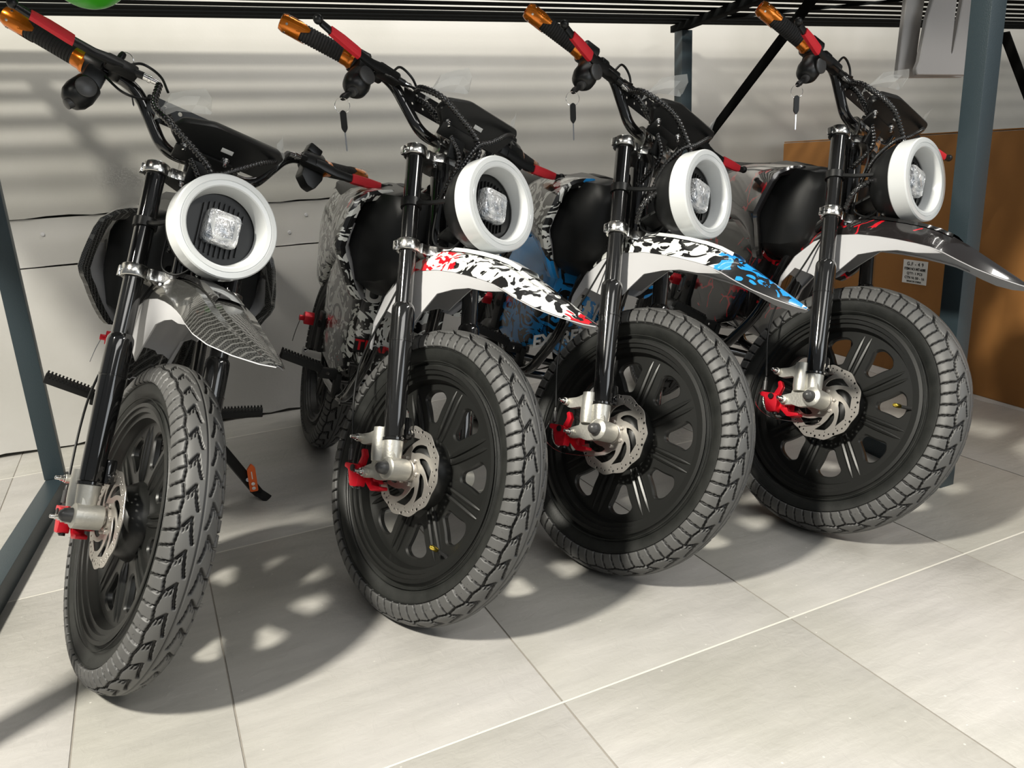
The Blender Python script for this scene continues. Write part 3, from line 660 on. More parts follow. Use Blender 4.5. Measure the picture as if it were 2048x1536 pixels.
# handlebar
PIV = V((0, -0.0039, 0.6333+0.012))
bar_pts = [(-0.332, 0.060, 0.782), (-0.23, 0.022, 0.748), (-0.146, 0.004, 0.738), (-0.082, -0.004, 0.642), (-0.03, -0.004, 0.642)]
full = bar_pts+[(-x, y, z) for x, y, z in bar_pts[::-1]]
bar_me = MB().tube(fillet(full, 0.034, 9), 0.0110, 20).mesh('handlebar', gloss)
g0, g1 = V((-0.226, 0.0207, 0.7467)), V((-0.346, 0.065, 0.7865)); gax = (g1-g0).normalized(); GL = (g1-g0).length
def grip_meshes(mir):
    def mm(mb):
        if mir: mb.v = [(-x, y, z) for x, y, z in mb.v]
        return mb
    mb = MB(); prof = [(0.014, 0.0150)]
    L0, L1 = 0.016, GL-0.034
    n = 16
    for k in range(n):
        d = L0+(L1-L0)*k/n; p = (L1-L0)/n
        prof += [(d+p*.1, 0.0148), (d+p*.2, 0.0160), (d+p*.8, 0.0160), (d+p*.9, 0.0148)]
    prof += [(L1+0.016, 0.0150)]
    mb.lathe(prof, g0, gax, 28); grip = mm(mb).mesh('grip', rubber, 50)
    mb = MB(); mb.lathe([(L1-0.004, 0.0162), (L1+0.002, 0.0170), (GL-0.008, 0.0170), (GL, 0.0140), (GL+0.001, 0.009), (GL-0.003, 0.0085), (GL-0.0031, 0)], g0, gax, 32)
    for k in range(3):  # petals reaching back over the rubber
        u = gax.orthogonal().normalized(); w_ = gax.cross(u); an = 2*PI*k/3+0.5; rows = []
        for t in range(6):
            d = L1+0.004-0.022*t/5; hwid = 0.72*(1-0.75*(t/5)**1.5); rows.append([g0+gax*d+(u*math.cos(an+hwid*q)+w_*math.sin(an+hwid*q))*0.0172 for q in (-1, -.5, 0, .5, 1)])
        mb.grid(rows)
    cap = mm(mb).mesh('grip_end_cap', orange, 40)
    mb = MB(); mb.lathe([(-0.004, 0.0150), (-0.004, 0.0190), (0.000, 0.0195), (0.003, 0.0185), (0.006, 0.0170), (0.014, 0.0168), (0.018, 0.0160), (0.018, 0.0150)], g0, gax, 32); col = mm(mb).mesh('grip_collar', orange, 40)
    mb = MB(); u = gax.orthogonal().normalized(); w_ = gax.cross(u)
    for k in range(6):
        an = 2*PI*k/6; c = g0+gax*(GL-0.012)+(u*math.cos(an)+w_*math.sin(an))*0.0165; nn = (u*math.cos(an)+w_*math.sin(an)); mb.lathe([(0, .0024), (.0012, .0022), (.0013, 0)], c, nn, 10)
    dots = mm(mb).mesh('grip_studs', chrome)
    return grip, cap, col, dots
gripR, gripL = grip_meshes(False), grip_meshes(True)
def lever_meshes(mir):
    def mm(mb):
        if mir: mb.v = [(-x, y, z) for x, y, z in mb.v]
        return mb
    P0 = [(-0.170, -0.026, 0.722), (-0.190, -0.028, 0.720), (-0.215, -0.030, 0.716), (-0.245, -0.034, 0.716), (-0.275, -0.038, 0.718), (-0.305, -0.039, 0.7215), (-0.332, -0.039, 0.728)]
    def blade(pts, wds, t_):
        mb = MB(); rows = []
        for i, p in enumerate(pts):
            p = V(p); w_ = wds[i]; rows.append([p+V((0, dy*t_, dz*w_)) for dy, dz in ((-1, -.6), (-.6, -1), (.6, -1), (1, -.6), (1, .6), (.6, 1), (-.6, 1), (-1, .6))])
        mb.grid(rows, closed=True); mb.f += [tuple(range(len(mb.v)-8, len(mb.v))), tuple(range(8))[::-1]]; mb.mi += [0, 0]; return mb
    mb = blade(P0, [0.007, 0.010, 0.0085, 0.0078, 0.0075, 0.007, 0.0062], 0.004)
    bm = bmesh.new(); bmesh.ops.create_uvsphere(bm, u_segments=16, v_segments=10, radius=0.0085); bm.verts.index_update()
    mb.add([v.co+V((-0.337, -0.039, 0.731)) for v in bm.verts], [[v.index for v in f.verts] for f in bm.faces]); bm.free()
    lev = mm(mb).mesh('brake_lever', plast, 50)
    sl = mm(blade([(-0.248, -0.0345, 0.716), (-0.256, -0.0355, 0.7165), (-0.285, -0.039, 0.719), (-0.312, -0.0395, 0.723)], [0.0098, 0.0102, 0.0098, 0.0078], 0.0062)).mesh('lever_sleeve', red, 50)
    mb = MB(); mb.box((-0.170, -0.018, 0.724), (0.052, 0.020, 0.022), Euler((0, -0.08, 0.12)), ch=0.004)
    mb.lathe([(-0.009, 0.0112), (-0.009, 0.0165), (-0.007, 0.018), (0.007, 0.018), (0.009, 0.0165), (0.009, 0.0112)], (-0.172, 0.0095, 0.741), (-0.98, 0.17, 0.1), 24, close=True)
    mb.box((-0.172, -0.002, 0.733), (0.018, 0.030, 0.016), ch=0.003); mb.cyl((-0.150, -0.022, 0.722), (-0.136, -0.025, 0.719), 0.0065, 16)
    perch = mm(mb).mesh('lever_perch', plast, 40)
    mb = MB(); mb.lathe([(0, .0058), (.008, .0058), (.0085, .0068), (.013, .0068), (.0135, .0050), (.026, .0050), (.027, .0035)], (-0.137, -0.0248, 0.7192), (1, -0.12, -0.20), 16); adj = mm(mb).mesh('cable_adjuster', chrome, 40)
    return lev, sl, perch, adj
levR, levL = lever_meshes(False), lever_meshes(True)
# throttle and ignition pod (rider's right)
mb = MB(); mb.lathe([(-0.020, 0.0112), (-0.020, 0.0215), (-0.017, 0.0235), (0.010, 0.0235), (0.013, 0.0205), (0.013, 0.0112)], (-0.207, 0.017, 0.7455), tuple(-gax), 30, close=True)
mb.lathe([(-0.022, 0.016), (-0.017, 0.0215), (0.006, 0.0245), (0.020, 0.0225), (0.030, 0.0165), (0.033, 0.011), (0.0335, 0)], (-0.222, 0.006, 0.690), (-0.42, -0.10, -0.88), 28)
mb.box((-0.212, 0.008, 0.718), (0.034, 0.034, 0.034), Euler((0, 0.2, 0)), ch=0.006)
pod_me = mb.mesh('throttle_housing', plast, 40)
podf_me = MB().lathe([(0, .0165), (.003, .0165), (.004, .015), (.0041, 0)], (-0.222, -0.020, 0.688), (0, -1, -0.1), 26).mesh('ignition_cover', greyd)
mb = MB(); mb.lathe([(0, 0.0085), (0.010, 0.0085), (0.011, 0.006)], (-0.2330, 0.001, 0.6620), (-0.66, -0.05, -0.75), 16); barrel_me = mb.mesh('ignition_barrel', greyd)
# left switch block
mb = MB(); mb.lathe([(-0.022, 0.0112), (-0.022, 0.0205), (-0.019, 0.0225), (0.016, 0.0225), (0.019, 0.0205), (0.019, 0.0112)], (0.202, 0.016, 0.745), (gax.x*-1, gax.y, gax.z), 30, close=True)
mb.prism(rpoly([(-0.020, 0.0), (0.016, 0.0), (0.020, -0.030), (0.006, -0.056), (-0.010, -0.052), (-0.026, -0.034)], 0.004, 2), -0.016, 0.014, 'y', fn=lambda v: v+V((0.198, 0.004, 0.738)))
mb.box((0.197, 0.012, 0.768), (0.030, 0.024, 0.020), Euler((0, 0.3, 0)), ch=0.004)
switch_me = mb.mesh('switch_block', plast, 40, 0.001)
# crossbar pad: perforated strap between the uprights
loops = [rpoly([(-0.122, -0.020), (0.122, -0.020), (0.130, 0.020), (-0.130, 0.020)], 0.006, 3)]
for i in range(9):
    for j in range(2): loops.append(circ(0.0042 if j else 0.003, 12, -0.105+i*0.02625+(0.008 if j else 0), -0.009+j*0.018))
cross_me = curve_mesh('crossbar_strap', loops, 0.0025, plast, 0.0003); cross_me.transform(Matrix.Translation((0, -0.011, 0.705)) @ Matrix.Rotation(PI/2+0.25, 4, 'X'))
crossr_me = MB().tube(fillet([(-0.118, 0.0, 0.703), (0.118, 0.0, 0.703)], .01), 0.006, 12).mesh('crossbar', gloss)
# bar clamps
def clamp_me(x):
    mb = MB(); mb.prism(rpoly([(-0.017, 0.612), (0.013, 0.612), (0.016, 0.632), (0.015, 0.650), (0.004, 0.660), (-0.012, 0.660), (-0.022, 0.648), (-0.022, 0.630)], 0.006, 4), x-0.013, x+0.013, 'x')
    me = mb.mesh('bar_clamp', alu, 40, 0.0015); mb = MB()
    for yy in (-0.0205, 0.012): mb.lathe([(0, .0055), (.006, .0055), (.0065, .0045), (.008, .0045), (.0081, .0)], (x, yy+.002, 0.655), (0, -0.15, 1), 8)
    mb.lathe([(0, .0050), (.003, .0050), (.0035, .004), (.0036, 0)], (x, -0.0215, 0.636), (0, -1, 0), 8)
    return me, mb.mesh('clamp_bolt', chrome)
clA, clB = clamp_me(-0.034), clamp_me(0.034)
# display: octagonal pod in a tilted plane.  local (x, t): t along the slope (up-forward)
DT = Matrix.Translation((0.0, -0.072, 0.665)) @ Matrix.Rotation(math.radians(141), 4, 'X')   # plate z -> normal
poly = rpoly([(-0.034, 0.034), (0.090, 0.034), (0.098, 0.022), (0.072, -0.030), (-0.072, -0.030), (-0.096, -0.008), (-0.084, 0.018)], 0.007, 3)
mb = MB()
def lay(k, z): return [V((x*k, y*k, z)) for x, y in poly]
rws = [lay(0.90, -0.013), lay(0.97, -0.010), lay(1.0, -0.003), lay(1.0, 0.005), lay(0.97, 0.0095)]
mb.grid(rws, closed=True); n = len(poly); mb.f += [tuple(range(n))[::-1], tuple(range(4*n, 5*n))]; mb.mi += [0, 0]
disp_me = mb.mesh('display_housing', plast, 40)
mb = MB(); mb.add([V((x*0.86+0.0, y*0.80, -0.0142)) for x, y in poly], [tuple(range(n))]); glass = mat('display_glass', (0.01, 0.012, 0.014), 0.08); disps_me = mb.mesh('display_screen', glass)
mb = MB(); mb.box((0.002, -0.002, 0.0102), (0.021, 0.008, 0.0012), ch=0.0004); dispr_me = mb.mesh('display_sticker', whiteg)
mb = MB()
for x in (-0.066, 0.006):
    mb.lathe([(0, .0078), (.002, .0078), (.0022, .0055), (.006, .0055), (.0062, .0036), (.013, .0034), (.014, .002)], (x, -0.020, 0.0095), (0, -0.45, 1), 10)
dispb_me = mb.mesh('mounting_bolt', chrome)
mb = MB(); mb.box((-0.030, -0.034, 0.016), (0.10, 0.026, 0.006), ch=0.002); mb.box((-0.03, -0.052, 0.024), (0.034, 0.05, 0.005), Euler((-0.5, 0, 0)), ch=0.001); dispk_me = mb.mesh('display_bracket', plast, 40)
fr = random.Random(8)
rows = []
for i, (x, y0, y1) in enumerate([(-0.120, -0.01, 0.012), (-0.112, 0.0, 0.045), (-0.092, 0.02, 0.068), (-0.072, 0.03, 0.082), (-0.055, 0.038, 0.072), (-0.046, 0.042, 0.052)]):
    rows.append([V((x+fr.uniform(-.003, .003), y0+(y1-y0)*t/3, -0.010+fr.uniform(-.004, .004))) for t in range(4)])
rows2 = [[V((0.080+0.012*i+fr.uniform(-.002, .002), 0.040-0.02*i+0.012*t+fr.uniform(-.002, .002), -0.012+fr.uniform(-.003, .003))) for t in range(3)] for i in range(3)]
film_me = MB().grid(rows).mesh('protective_film', filmm, 10); film2_me = MB().grid(rows2).mesh('protective_film', filmm, 10)
# headlight
tl = 0.1033; HA = V((0, math.cos(tl), math.sin(tl))); HC = V((0, -0.1541, 0.4866)); HX = V((1, 0, 0)); HU = HX.cross(HA)
ring_me = MB().lathe([(0.0030, .0872), (0.0360, .0872), (0.0385, .0850), (0.0385, .0620), (0.0340, .0600), (0.0060, .0650), (0.0020, .0665), (0.0006, .0685), (0.0, .0750), (0.0012, .0756), (0.0012, .0764), (0.0, .0770), (0.0006, .0850)], HC, HA, 72, close=True).mesh('light_ring', whitep, 25)
mb = MB(); mb.lathe([(0.0375, .0845), (0.050, .0840), (0.070, .0775), (0.092, .062), (0.104, .040), (0.107, .015), (0.107, 0)], HC, HA, 56); mb.f = [f for f in mb.f if len(f) < 50 or min(f) > 50]; mb.mi = [0]*len(mb.f)
mb.lathe([(0.0375, .0845), (0.040, .062), (0.052, .058), (0.053, 0)], HC, HA, 48); mb.f = [f for f in mb.f if not (len(f) > 40 and 0)]
bowl_me = mb.mesh('headlight_bowl', plast, 40)
mb = MB()
for k in range(9):
    x = (k-4)*0.0085; mb.box(HC+HX*x+HA*0.042+HU*(-0.001), (0.0018, 0.020, 0.094*math.sqrt(max(0.1, 1-(x/0.055)**2))), Matrix.Rotation(tl, 3, 'X'))
mb.box(HC+HA*0.047, (0.05, 0.012, 0.06), Matrix.Rotation(tl, 3, 'X'), ch=0.003)
fins_me = mb.mesh('heat_sink_fins', plast, 40)
LP = rpoly([(-0.0292, -0.0292), (0.0292, -0.0292), (0.0292, 0.0292), (-0.0292, 0.0292)], 0.012, 4)
def lrow(k, d): return [HC+HX*(x*k)+HU*(y*k)+HA*d for x, y in LP]
mb = MB(); m_ = len(LP); mb.grid([lrow(0.96, 0.040), lrow(1, 0.038), lrow(1, 0.022), lrow(0.93, 0.0175), lrow(0.84, 0.0165), lrow(0.80, 0.0185), lrow(0.5, 0.0150)], closed=True); mb.f.append(tuple(range(6*m_, 7*m_))); mb.mi.append(0)
lens_me = mb.mesh('headlight_lens', lensm, 30)
mb = MB()
for i in range(7):
    a_, b_ = LP[(i*5) % m_], LP[(i*5+8) % m_]; pa = HC+HX*a_[0]*1.02+HU*a_[1]*1.02+HA*(0.016); pb = HC+HX*b_[0]*.7+HU*b_[1]*.7+HA*(0.0125)
    pc = HC+HX*(a_[0]+b_[0])*.6+HU*(a_[1]+b_[1])*.55+HA*0.0155; mb.add([pa, pb, pc], [(0, 1, 2)])
lfilm_me = mb.mesh('lens_film', filmm, 10)
mb = MB()
for sx in (-1, 1):
    mb.tube(fillet([(sx*0.0835, -0.015, 0.500), (sx*0.078, -0.045, 0.492), (sx*0.066, -0.085, 0.490)], .02), 0.0045, 8)
    mb.lathe([(-0.008, .0166), (-0.008, .0200), (0.008, .0200), (0.008, .0166)], (sx*0.0835, 0.0051, 0.503), (0, 0, 1), 24, close=True)
mb.box((0, -0.03, 0.462), (0.05, 0.05, 0.006), Euler((-.3, 0, 0)), ch=0.001)
hbr_me = mb.mesh('headlight_bracket', plast, 40)
# fender
SEC = [  # y, z ridge, half width, graphic edge drop, liner edge drop, shift x
 (0.158, 0.262, 0.040, 0.012, 0.014, 0), (0.140, 0.318, 0.048, 0.016, 0.026, 0), (0.105, 0.368, 0.053, 0.024, 0.050, 0), (0.060, 0.404, 0.055, 0.034, 0.110, 0), (0.028, 0.418, 0.055, 0.042, 0.150, 0), (0.005, 0.421, 0.055, 0.046, 0.135, 0),
 (-0.045, 0.414, 0.055, 0.048, 0.092, 0), (-0.09, 0.400, 0.056, 0.048, 0.079, 0), (-0.13, 0.385, 0.057, 0.048, 0.070, 0), (-0.17, 0.368, 0.059, 0.048, 0.067, 0), (-0.20, 0.352, 0.061, 0.046, 0.058, 0),
 (-0.225, 0.335, 0.064, 0.044, 0.046, 0.002), (-0.25, 0.315, 0.062, 0.042, 0.043, 0.005), (-0.275, 0.293, 0.055, 0.036, 0.037, 0.012), (-0.305, 0.267, 0.040, 0.024, 0.025, 0.024), (-0.332, 0.244, 0.020, 0.010, 0.011, 0.036), (-0.343, 0.235, 0.004, 0.002, 0.003, 0.042)]
mbg, mbl, mbr = MB(), MB(), MB()
rows = []
for (y, z, hw, d, dl, sx) in SEC:
    rp = min(1, hw/.05)
    row = [(-1.0, -d), (-.86, -d*.50), (-.62, -d*.12), (-.40, -.004*rp), (-.30, 0.002*rp), (0, .0035*rp), (.30, .002*rp), (.40, -.004*rp), (.62, -d*.12), (.86, -d*.5), (1.0, -d)]
    rows.append([V((sx+a*hw, y, z+b)) for a, b in row])
th = 0.0022
inn = [[V((p.x*.97 if abs(p.x) > .01 else p.x, p.y+0.001, p.z-th)) for p in r] for r in rows]
mbg.grid(rows)
m_ = len(rows[0]); nr = len(rows)
mbl.grid(inn)
for q in (0, -1):
    sk = []
    for (y, z, hw, d, dl, sx), r in zip(SEC[:12], rows[:12]):
        p = r[q]; sgn = -1 if q == 0 else 1; top = p+V((-sgn*0.0012, 0, 0.002)); far = 1.0 if q == 0 else (.5 if y < .0 else .6); bot = V((p.x-sgn*0.006, y, z-max(dl*far, d+.001)))
        sk.append([top, (top+bot)/2+V((sgn*.001, 0, 0)), bot, bot+V((-sgn*.0022, 0, 0)), (top+bot)/2-V((sgn*.0016, 0, 0)), top-V((sgn*.003, 0, 0))])
    mbl.grid(sk, closed=True)
fend_me = mbg.mesh('fender_shell', greyp, 28); flin_me = mbl.mesh('fender_liner', greyp, 40)
# a raised plank along the crown of the fender
rows = []
for (y, z, hw, d, dl, sx) in SEC[5:12]: rows.append([V((sx+a, y, z+b)) for a, b in ((-.026, -.001), (-.021, .0075), (0, .0095), (.021, .0075), (.026, -.001))])
plank_me = MB().grid(rows).mesh('fender_rib', greyp, 30)
mb = MB()
for x in (-.03, .03):
    mb.lathe([(0, .0065), (.002, .0065), (.005, .004), (.0052, 0)], (x, -0.012, 0.421), (0, 0, 1), 12)
mb.lathe([(0, .006), (.006, .006), (.012, .003), (.020, .003), (.0201, 0)], (0.0, -0.06, 0.414), (0, -.2, 1), 10)
fbolt_me = mb.mesh('fender_bolt', chrome)
mb = MB(); mb.lathe([(-0.0835, .0192), (0.0835, .0192)], (0, 0, 0), (1, 0, 0), 8) if False else None
mb = MB(); mb.lathe([(0.414, .0215), (0.43, .0225), (0.60, .0225)], (0, 0.0203, 0), (0, 0, 1), 28); headt_me = mb.mesh('head_tube', gloss)
HOSE = [[(-.125, -.060, .690), (-.108, -.095, .658), (-.065, -.100, .630), (-.030, -.100, .605), (-.016, -.088, .580), (-.035, -.060, .530), (-.045, -.030, .460)],
        [(-.120, -.065, .680), (-.075, -.104, .645), (-.030, -.108, .614), (-.006, -.108, .580), (-.022, -.098, .540), (-.055, -.085, .495), (-.085, -.060, .455), (-.070, -.035, .425)]]
HOSL = [(.090, -.085, .675), (.045, -.112, .642), (.000, -.112, .606), (-.032, -.100, .585), (-.045, -.065, .540), (-.038, -.035, .480)]
def hose_mesh(start, mid, r, pitch):
    pts, rs = spiral([start]+mid, r, pitch); return MB().tube(pts, rs, 10).mesh('spiral_hose', hosem, 180)
pts, rs = spiral([(-0.098, -0.005, 0.715), (-0.090, -0.03, 0.690), (-0.070, -0.045, 0.655), (-0.045, -0.05, 0.625), (-0.02, -0.04, 0.585), (-0.015, 0.03, 0.53)], 0.0066, 0.007); hoseM_me = MB().tube(pts, rs, 10).mesh('spiral_hose', hosem, 180)
sw_me = MB().tube(smooth_path([(-0.200, -0.005, 0.728), (-0.175, -0.035, 0.700), (-0.150, -0.035, 0.700), (-0.118, -0.030, 0.712)], 8), 0.0022, 8).mesh('wire', plast)
sw2_me = MB().tube(smooth_path([(-0.160, -0.02, 0.735), (-0.135, -0.012, 0.762), (-0.105, -0.012, 0.752), (-0.092, -0.018, 0.715)], 8), 0.0024, 8).mesh('wire', plast)
loop_me = MB().tube(smooth_path([(-0.03, -0.03, 0.60), (-0.052, -0.05, 0.54), (-0.056, -0.035, 0.47), (-0.052, -0.03, 0.425), (-0.03, -0.05, 0.415), (-0.008, -0.06, 0.445), (-0.012, -0.05, 0.50)], 8), 0.0018, 8).mesh('wire', plast)
# ---- body frame meshes (body coordinates: y back, z up, origin on the steering axis at axle height)
rho = 0.4178; SA = V((0, math.sin(rho), math.cos(rho)))
def ax(s): return SA*s
mb = MB()
for sx in (-1, 1):
    mb.tube(fillet([ax(0.44)+V((sx*.02, .015, 0)), V((sx*.052, .262, .315)), V((sx*.060, .300, .145)), V((sx*.075, .40, .020)), V((sx*.080, .62, .030)), V((sx*.085, .69, .16)), V((sx*.07, .66, .42))], .05), 0.0125, 14)
    mb.tube(fillet([ax(0.56)+V((sx*.015, .01, 0)), V((sx*.045, .36, .44)), V((sx*.065, .66, .425)), V((sx*.06, .95, .44))], .06), 0.0125, 14)
    mb.tube([(sx*.070, .67, .40), (sx*.060, .90, .43)], .009, 12)
for y, z in ((.42, .018), (.60, .026)): mb.tube([(-.078, y, z), (.078, y, z)], .010, 12)
frame_me = mb.mesh('frame', gloss, 50)
def panel(name, poly, x0, x1, bulge, m=greyp, th=0.004, zc=.4, yc=.4, r=0.012, front=None):
    """side panel: polygon in (y,z) subdivided and bulged outwards"""
    pl = rpoly(poly, r, 4); mb = MB(); cy = sum(p[0] for p in pl)/len(pl); cz = sum(p[1] for p in pl)/len(pl)
    rings = []
    for k, t in ((1.0, 0), (.94, .35), (.8, .62), (.55, .86), (.25, .98)):
        rings.append([((cy+(y-cy)*k), (cz+(z-cz)*k), t) for y, z in pl])
    out = {}
    for sx in (-1, 1):
        mb = MB()
        f = lambda y, z, t: V((sx*(x0+(x1-x0)*(y-poly[0][0])/(max(p[0] for p in poly)-poly[0][0]+1e-6)+bulge*t+(front(y, z) if front else 0)), y, z))
        R1 = [[f(*q) for q in r_] for r_ in rings]; mb.grid(R1, closed=True); mb.f.append(tuple(range(4*len(pl), 5*len(pl)))); mb.mi.append(0)
        R2 = [[p-V((sx*th, 0, 0)) for p in r_] for r_ in R1]; b0 = len(mb.v); mb.grid(R2, closed=True); mb.f.append(tuple(range(b0+4*len(pl), b0+5*len(pl)))); mb.mi.append(0)
        mb.grid([R1[0], R2[0]], closed=True); out[sx] = mb.mesh(name, m, 30)
    return out
SHZ = [(.496, .085, .275, .58), (.490, .110, .272, .61), (.481, .131, .270, .63), (.460, .154, .268, .63), (.440, .162, .267, .62), (.415, .168, .266, .60), (.390, .173, .266, .56), (.366, .176, .267, .51), (.350, .171, .268, .47), (.337, .163, .270, .44), (.318, .154, .272, .41), (.296, .142, .276, .37), (.275, .128, .282, .33), (.266, .119, .288, .31)]
shr, shi = {}, {}
for sx in (-1, 1):
    mb = MB(); rows = []; ro = []; li = []
    for z, x, y0, y1 in SHZ:
        top = 1 if z < .47 else .35
        rows.append([V((sx*(x-.017), y0+.006, z-(.012 if z > .47 else 0))), V((sx*(x-.008), y0-.001, z-(.004 if z > .47 else 0))), V((sx*x, y0+.002, z)), V((sx*(x+.002), y0+.02, z)), V((sx*(x*.985), y0+(y1-y0)*.35, z+.004)), V((sx*x*.90, y0+(y1-y0)*.7, z+.006)), V((sx*x*.78, y1, z))])
    inner = [[p-V((sx*.003, -.002, 0)) for p in r] for r in rows]
    mb.grid(rows); mb.grid(inner); shr[sx] = mb.mesh('shroud_panel', greyp, 30)
    mb = MB(); rows = []
    for z, x, y0, y1 in SHZ[5:]:
        f = min(1, max(0, (.43-z)/.10)); rows.append([V((sx*(x-.0165), y0+.0065, z)), V((sx*(x-.026), y0+.022, z+.001)), V((sx*(x-.020-.022*f), y0+.050, z+.003)), V((sx*(x-.020-.030*f), y0+.075, z+.004))])
    mb.grid(rows); shi[sx] = mb.mesh('shroud_liner', greyp, 40)
sid = panel('side_panel', [(.52, .452), (.72, .474), (.90, .480), (1.01, .440), (1.03, .390), (.985, .31), (.93, .235), (.86, .22), (.74, .30), (.60, .335), (.50, .38)], .092, .082, .020)
low = panel('lower_side_panel', [(.36, .335), (.50, .345), (.66, .335), (.72, .25), (.665, .085), (.50, .06), (.37, .10), (.325, .22)], .088, .095, .010)
mb = MB()  # tank cover, lofted along y
def trow(y, hw, z0, z1): return [V((x*hw, y, z0+(z1-z0)*t)) for x, t in ((-.55, 0), (-.9, .10), (-1, .35), (-1, .7), (-.88, .92), (-.55, 1.0), (0, 1.03), (.55, 1.0), (.88, .92), (1, .7), (1, .35), (.9, .10), (.55, 0), (0, -.02))]
R = [trow(.215, .050, .330, .492), trow(.228, .078, .305, .500), trow(.252, .102, .290, .502), trow(.290, .134, .282, .500), trow(.33, .140, .282, .502), trow(.42, .110, .320, .515), trow(.50, .080, .36, .500), trow(.56, .06, .38, .48)]
mb.grid(R, closed=True); mb.f += [tuple(range(14))[::-1], tuple(range(14*7, 14*8))]; mb.mi += [0, 0]; tank_me = mb.mesh('tank_cover', plast, 32)
mb = MB()  # seat
def srow(y, hw, zt, zb): return [V((x*hw, y, zb+(zt-zb)*t)) for x, t in ((-.9, 0), (-1, .2), (-1, .6), (-.85, .9), (-.5, 1), (0, 1.03), (.5, 1), (.85, .9), (1, .6), (1, .2), (.9, 0))]
R = [srow(.36, .045, .515, .485), srow(.42, .065, .520, .450), srow(.50, .085, .515, .415), srow(.56, .095, .512, .410), srow(.64, .098, .512, .440), srow(.75, .098, .515, .462), srow(.88, .090, .520, .480), srow(.96, .070, .515, .490)]
mb.grid(R, closed=True); mb.f += [tuple(range(11))[::-1], tuple(range(77, 88))]; mb.mi += [0, 0]; seat_me = mb.mesh('seat', seatm, 45)
mb = MB(); rows = []  # rear fender
for i in range(9):
    t = i/8; y = .70+.42*t; z = .40+.085*math.sin(t*2.2)+.05*t; hw = .075-.02*t; rows.append([V((x*hw, y, z-abs(x)**3*.03)) for x in (-1, -.7, -.35, 0, .35, .7, 1)])
mb.grid(rows); low_rows = [[p-V((0, 0, .003)) for p in r] for r in rows]; mb.grid(low_rows); rfend_me = mb.mesh('rear_fender', plast, 30)
tail_me = MB().box((0, .985, .492), (.07, .06, .022), ch=.006).mesh('tail_light', mat('tail_light_lens', (.75, .12, .02), .15))
# battery box, wedge shaped, front face towards the wheel
mb = MB(); fr_ = [(-.092, .335), (.092, .335), (.096, .20), (.070, .115), (.0, .075), (-.070, .115), (-.096, .20)]
f0 = [V((x, .318+(.335-z)*.06, z)) for x, z in fr_]; f1 = [V((x*.98, .66, z*.97)) for x, z in fr_]
mb.add(f0+f1, [tuple(range(7)), tuple(range(13, 6, -1))]+[(i, i+7, (i+1) % 7+7, (i+1) % 7) for i in range(7)]); batt_me = mb.mesh('battery_box', greyp, 30, .006)
mb = MB()
for sx in (-1, 1):
    mb.tube(fillet([(sx*.05, .60, .075), (sx*.066, .72, .055), (sx*.072, .97, .0103)], .04), .0135, 14); mb.lathe([(-.012, .020), (.012, .020)], (sx*.072, .97, .0103), (1, 0, 0), 20)
mb.tube([(-.06, .66, .065), (.06, .66, .065)], .012, 12); swing_me = mb.mesh('swingarm', gloss, 45)
hp = [V((0, .62+.13*t/80, .37-.20*t/80)) for t in range(81)]; d_ = (hp[-1]-hp[0]).normalized(); u_ = V((1, 0, 0)); w_ = d_.cross(u_)
mb = MB(); mb.tube([hp[0]+(hp[-1]-hp[0])*(t/160)+(u_*math.cos(t*.32)+w_*math.sin(t*.32))*.020 for t in range(161)], .0028, 7); mb2 = mb.mesh('shock_spring', mat('spring_steel', (.5, .5, .5), .3, 1.0), 60)
mb = MB(); mb.tube([hp[0], hp[-1]], .011, 14); mb.lathe([(0, .017), (.006, .017), (.007, .011)], hp[0], d_, 18); mb.lathe([(0, .017), (.006, .017), (.007, .011)], hp[-1], -d_, 18); shock_me = mb.mesh('shock_absorber', greyd, 40)
def peg(sx):
    mb = MB(); a, b = V((sx*.125, .4512, .079)), V((sx*.2184, .4512, .100)); d = (b-a).normalized()
    R = Matrix((d, V((0, 1, 0)), d.cross(V((0, 1, 0))))).transposed(); R = Matrix(((d.x, 0, -d.z*sx*sx), (d.y, 1, 0), (d.z, 0, d.x)))
    mb.box((a+b)/2, ((b-a).length, .028, .018), R, ch=.003)
    for k in range(13):
        for q in (-1, 1): mb.box(a+(b-a)*((k+1)/13.5)+V((0, q*.010, .009)), (.0035, .008, .008), R)
    me = mb.mesh('footpeg', matte, 35); mb = MB(); mb.box((sx*.105, .4512, .070), (.05, .022, .024), ch=.004); mb.box((sx*.085, .4512, .045), (.014, .03, .06), ch=.003)
    mb2_ = MB().lathe([(0, .0045), (.002, .004), (.0022, 0)], (sx*.112, .4395, .072), (0, -1, 0), 12)
    return me, mb.mesh('footpeg_bracket', matte, 35), mb2_.mesh('footpeg_bolt', chrome)
pegR, pegL = peg(-1), peg(1)
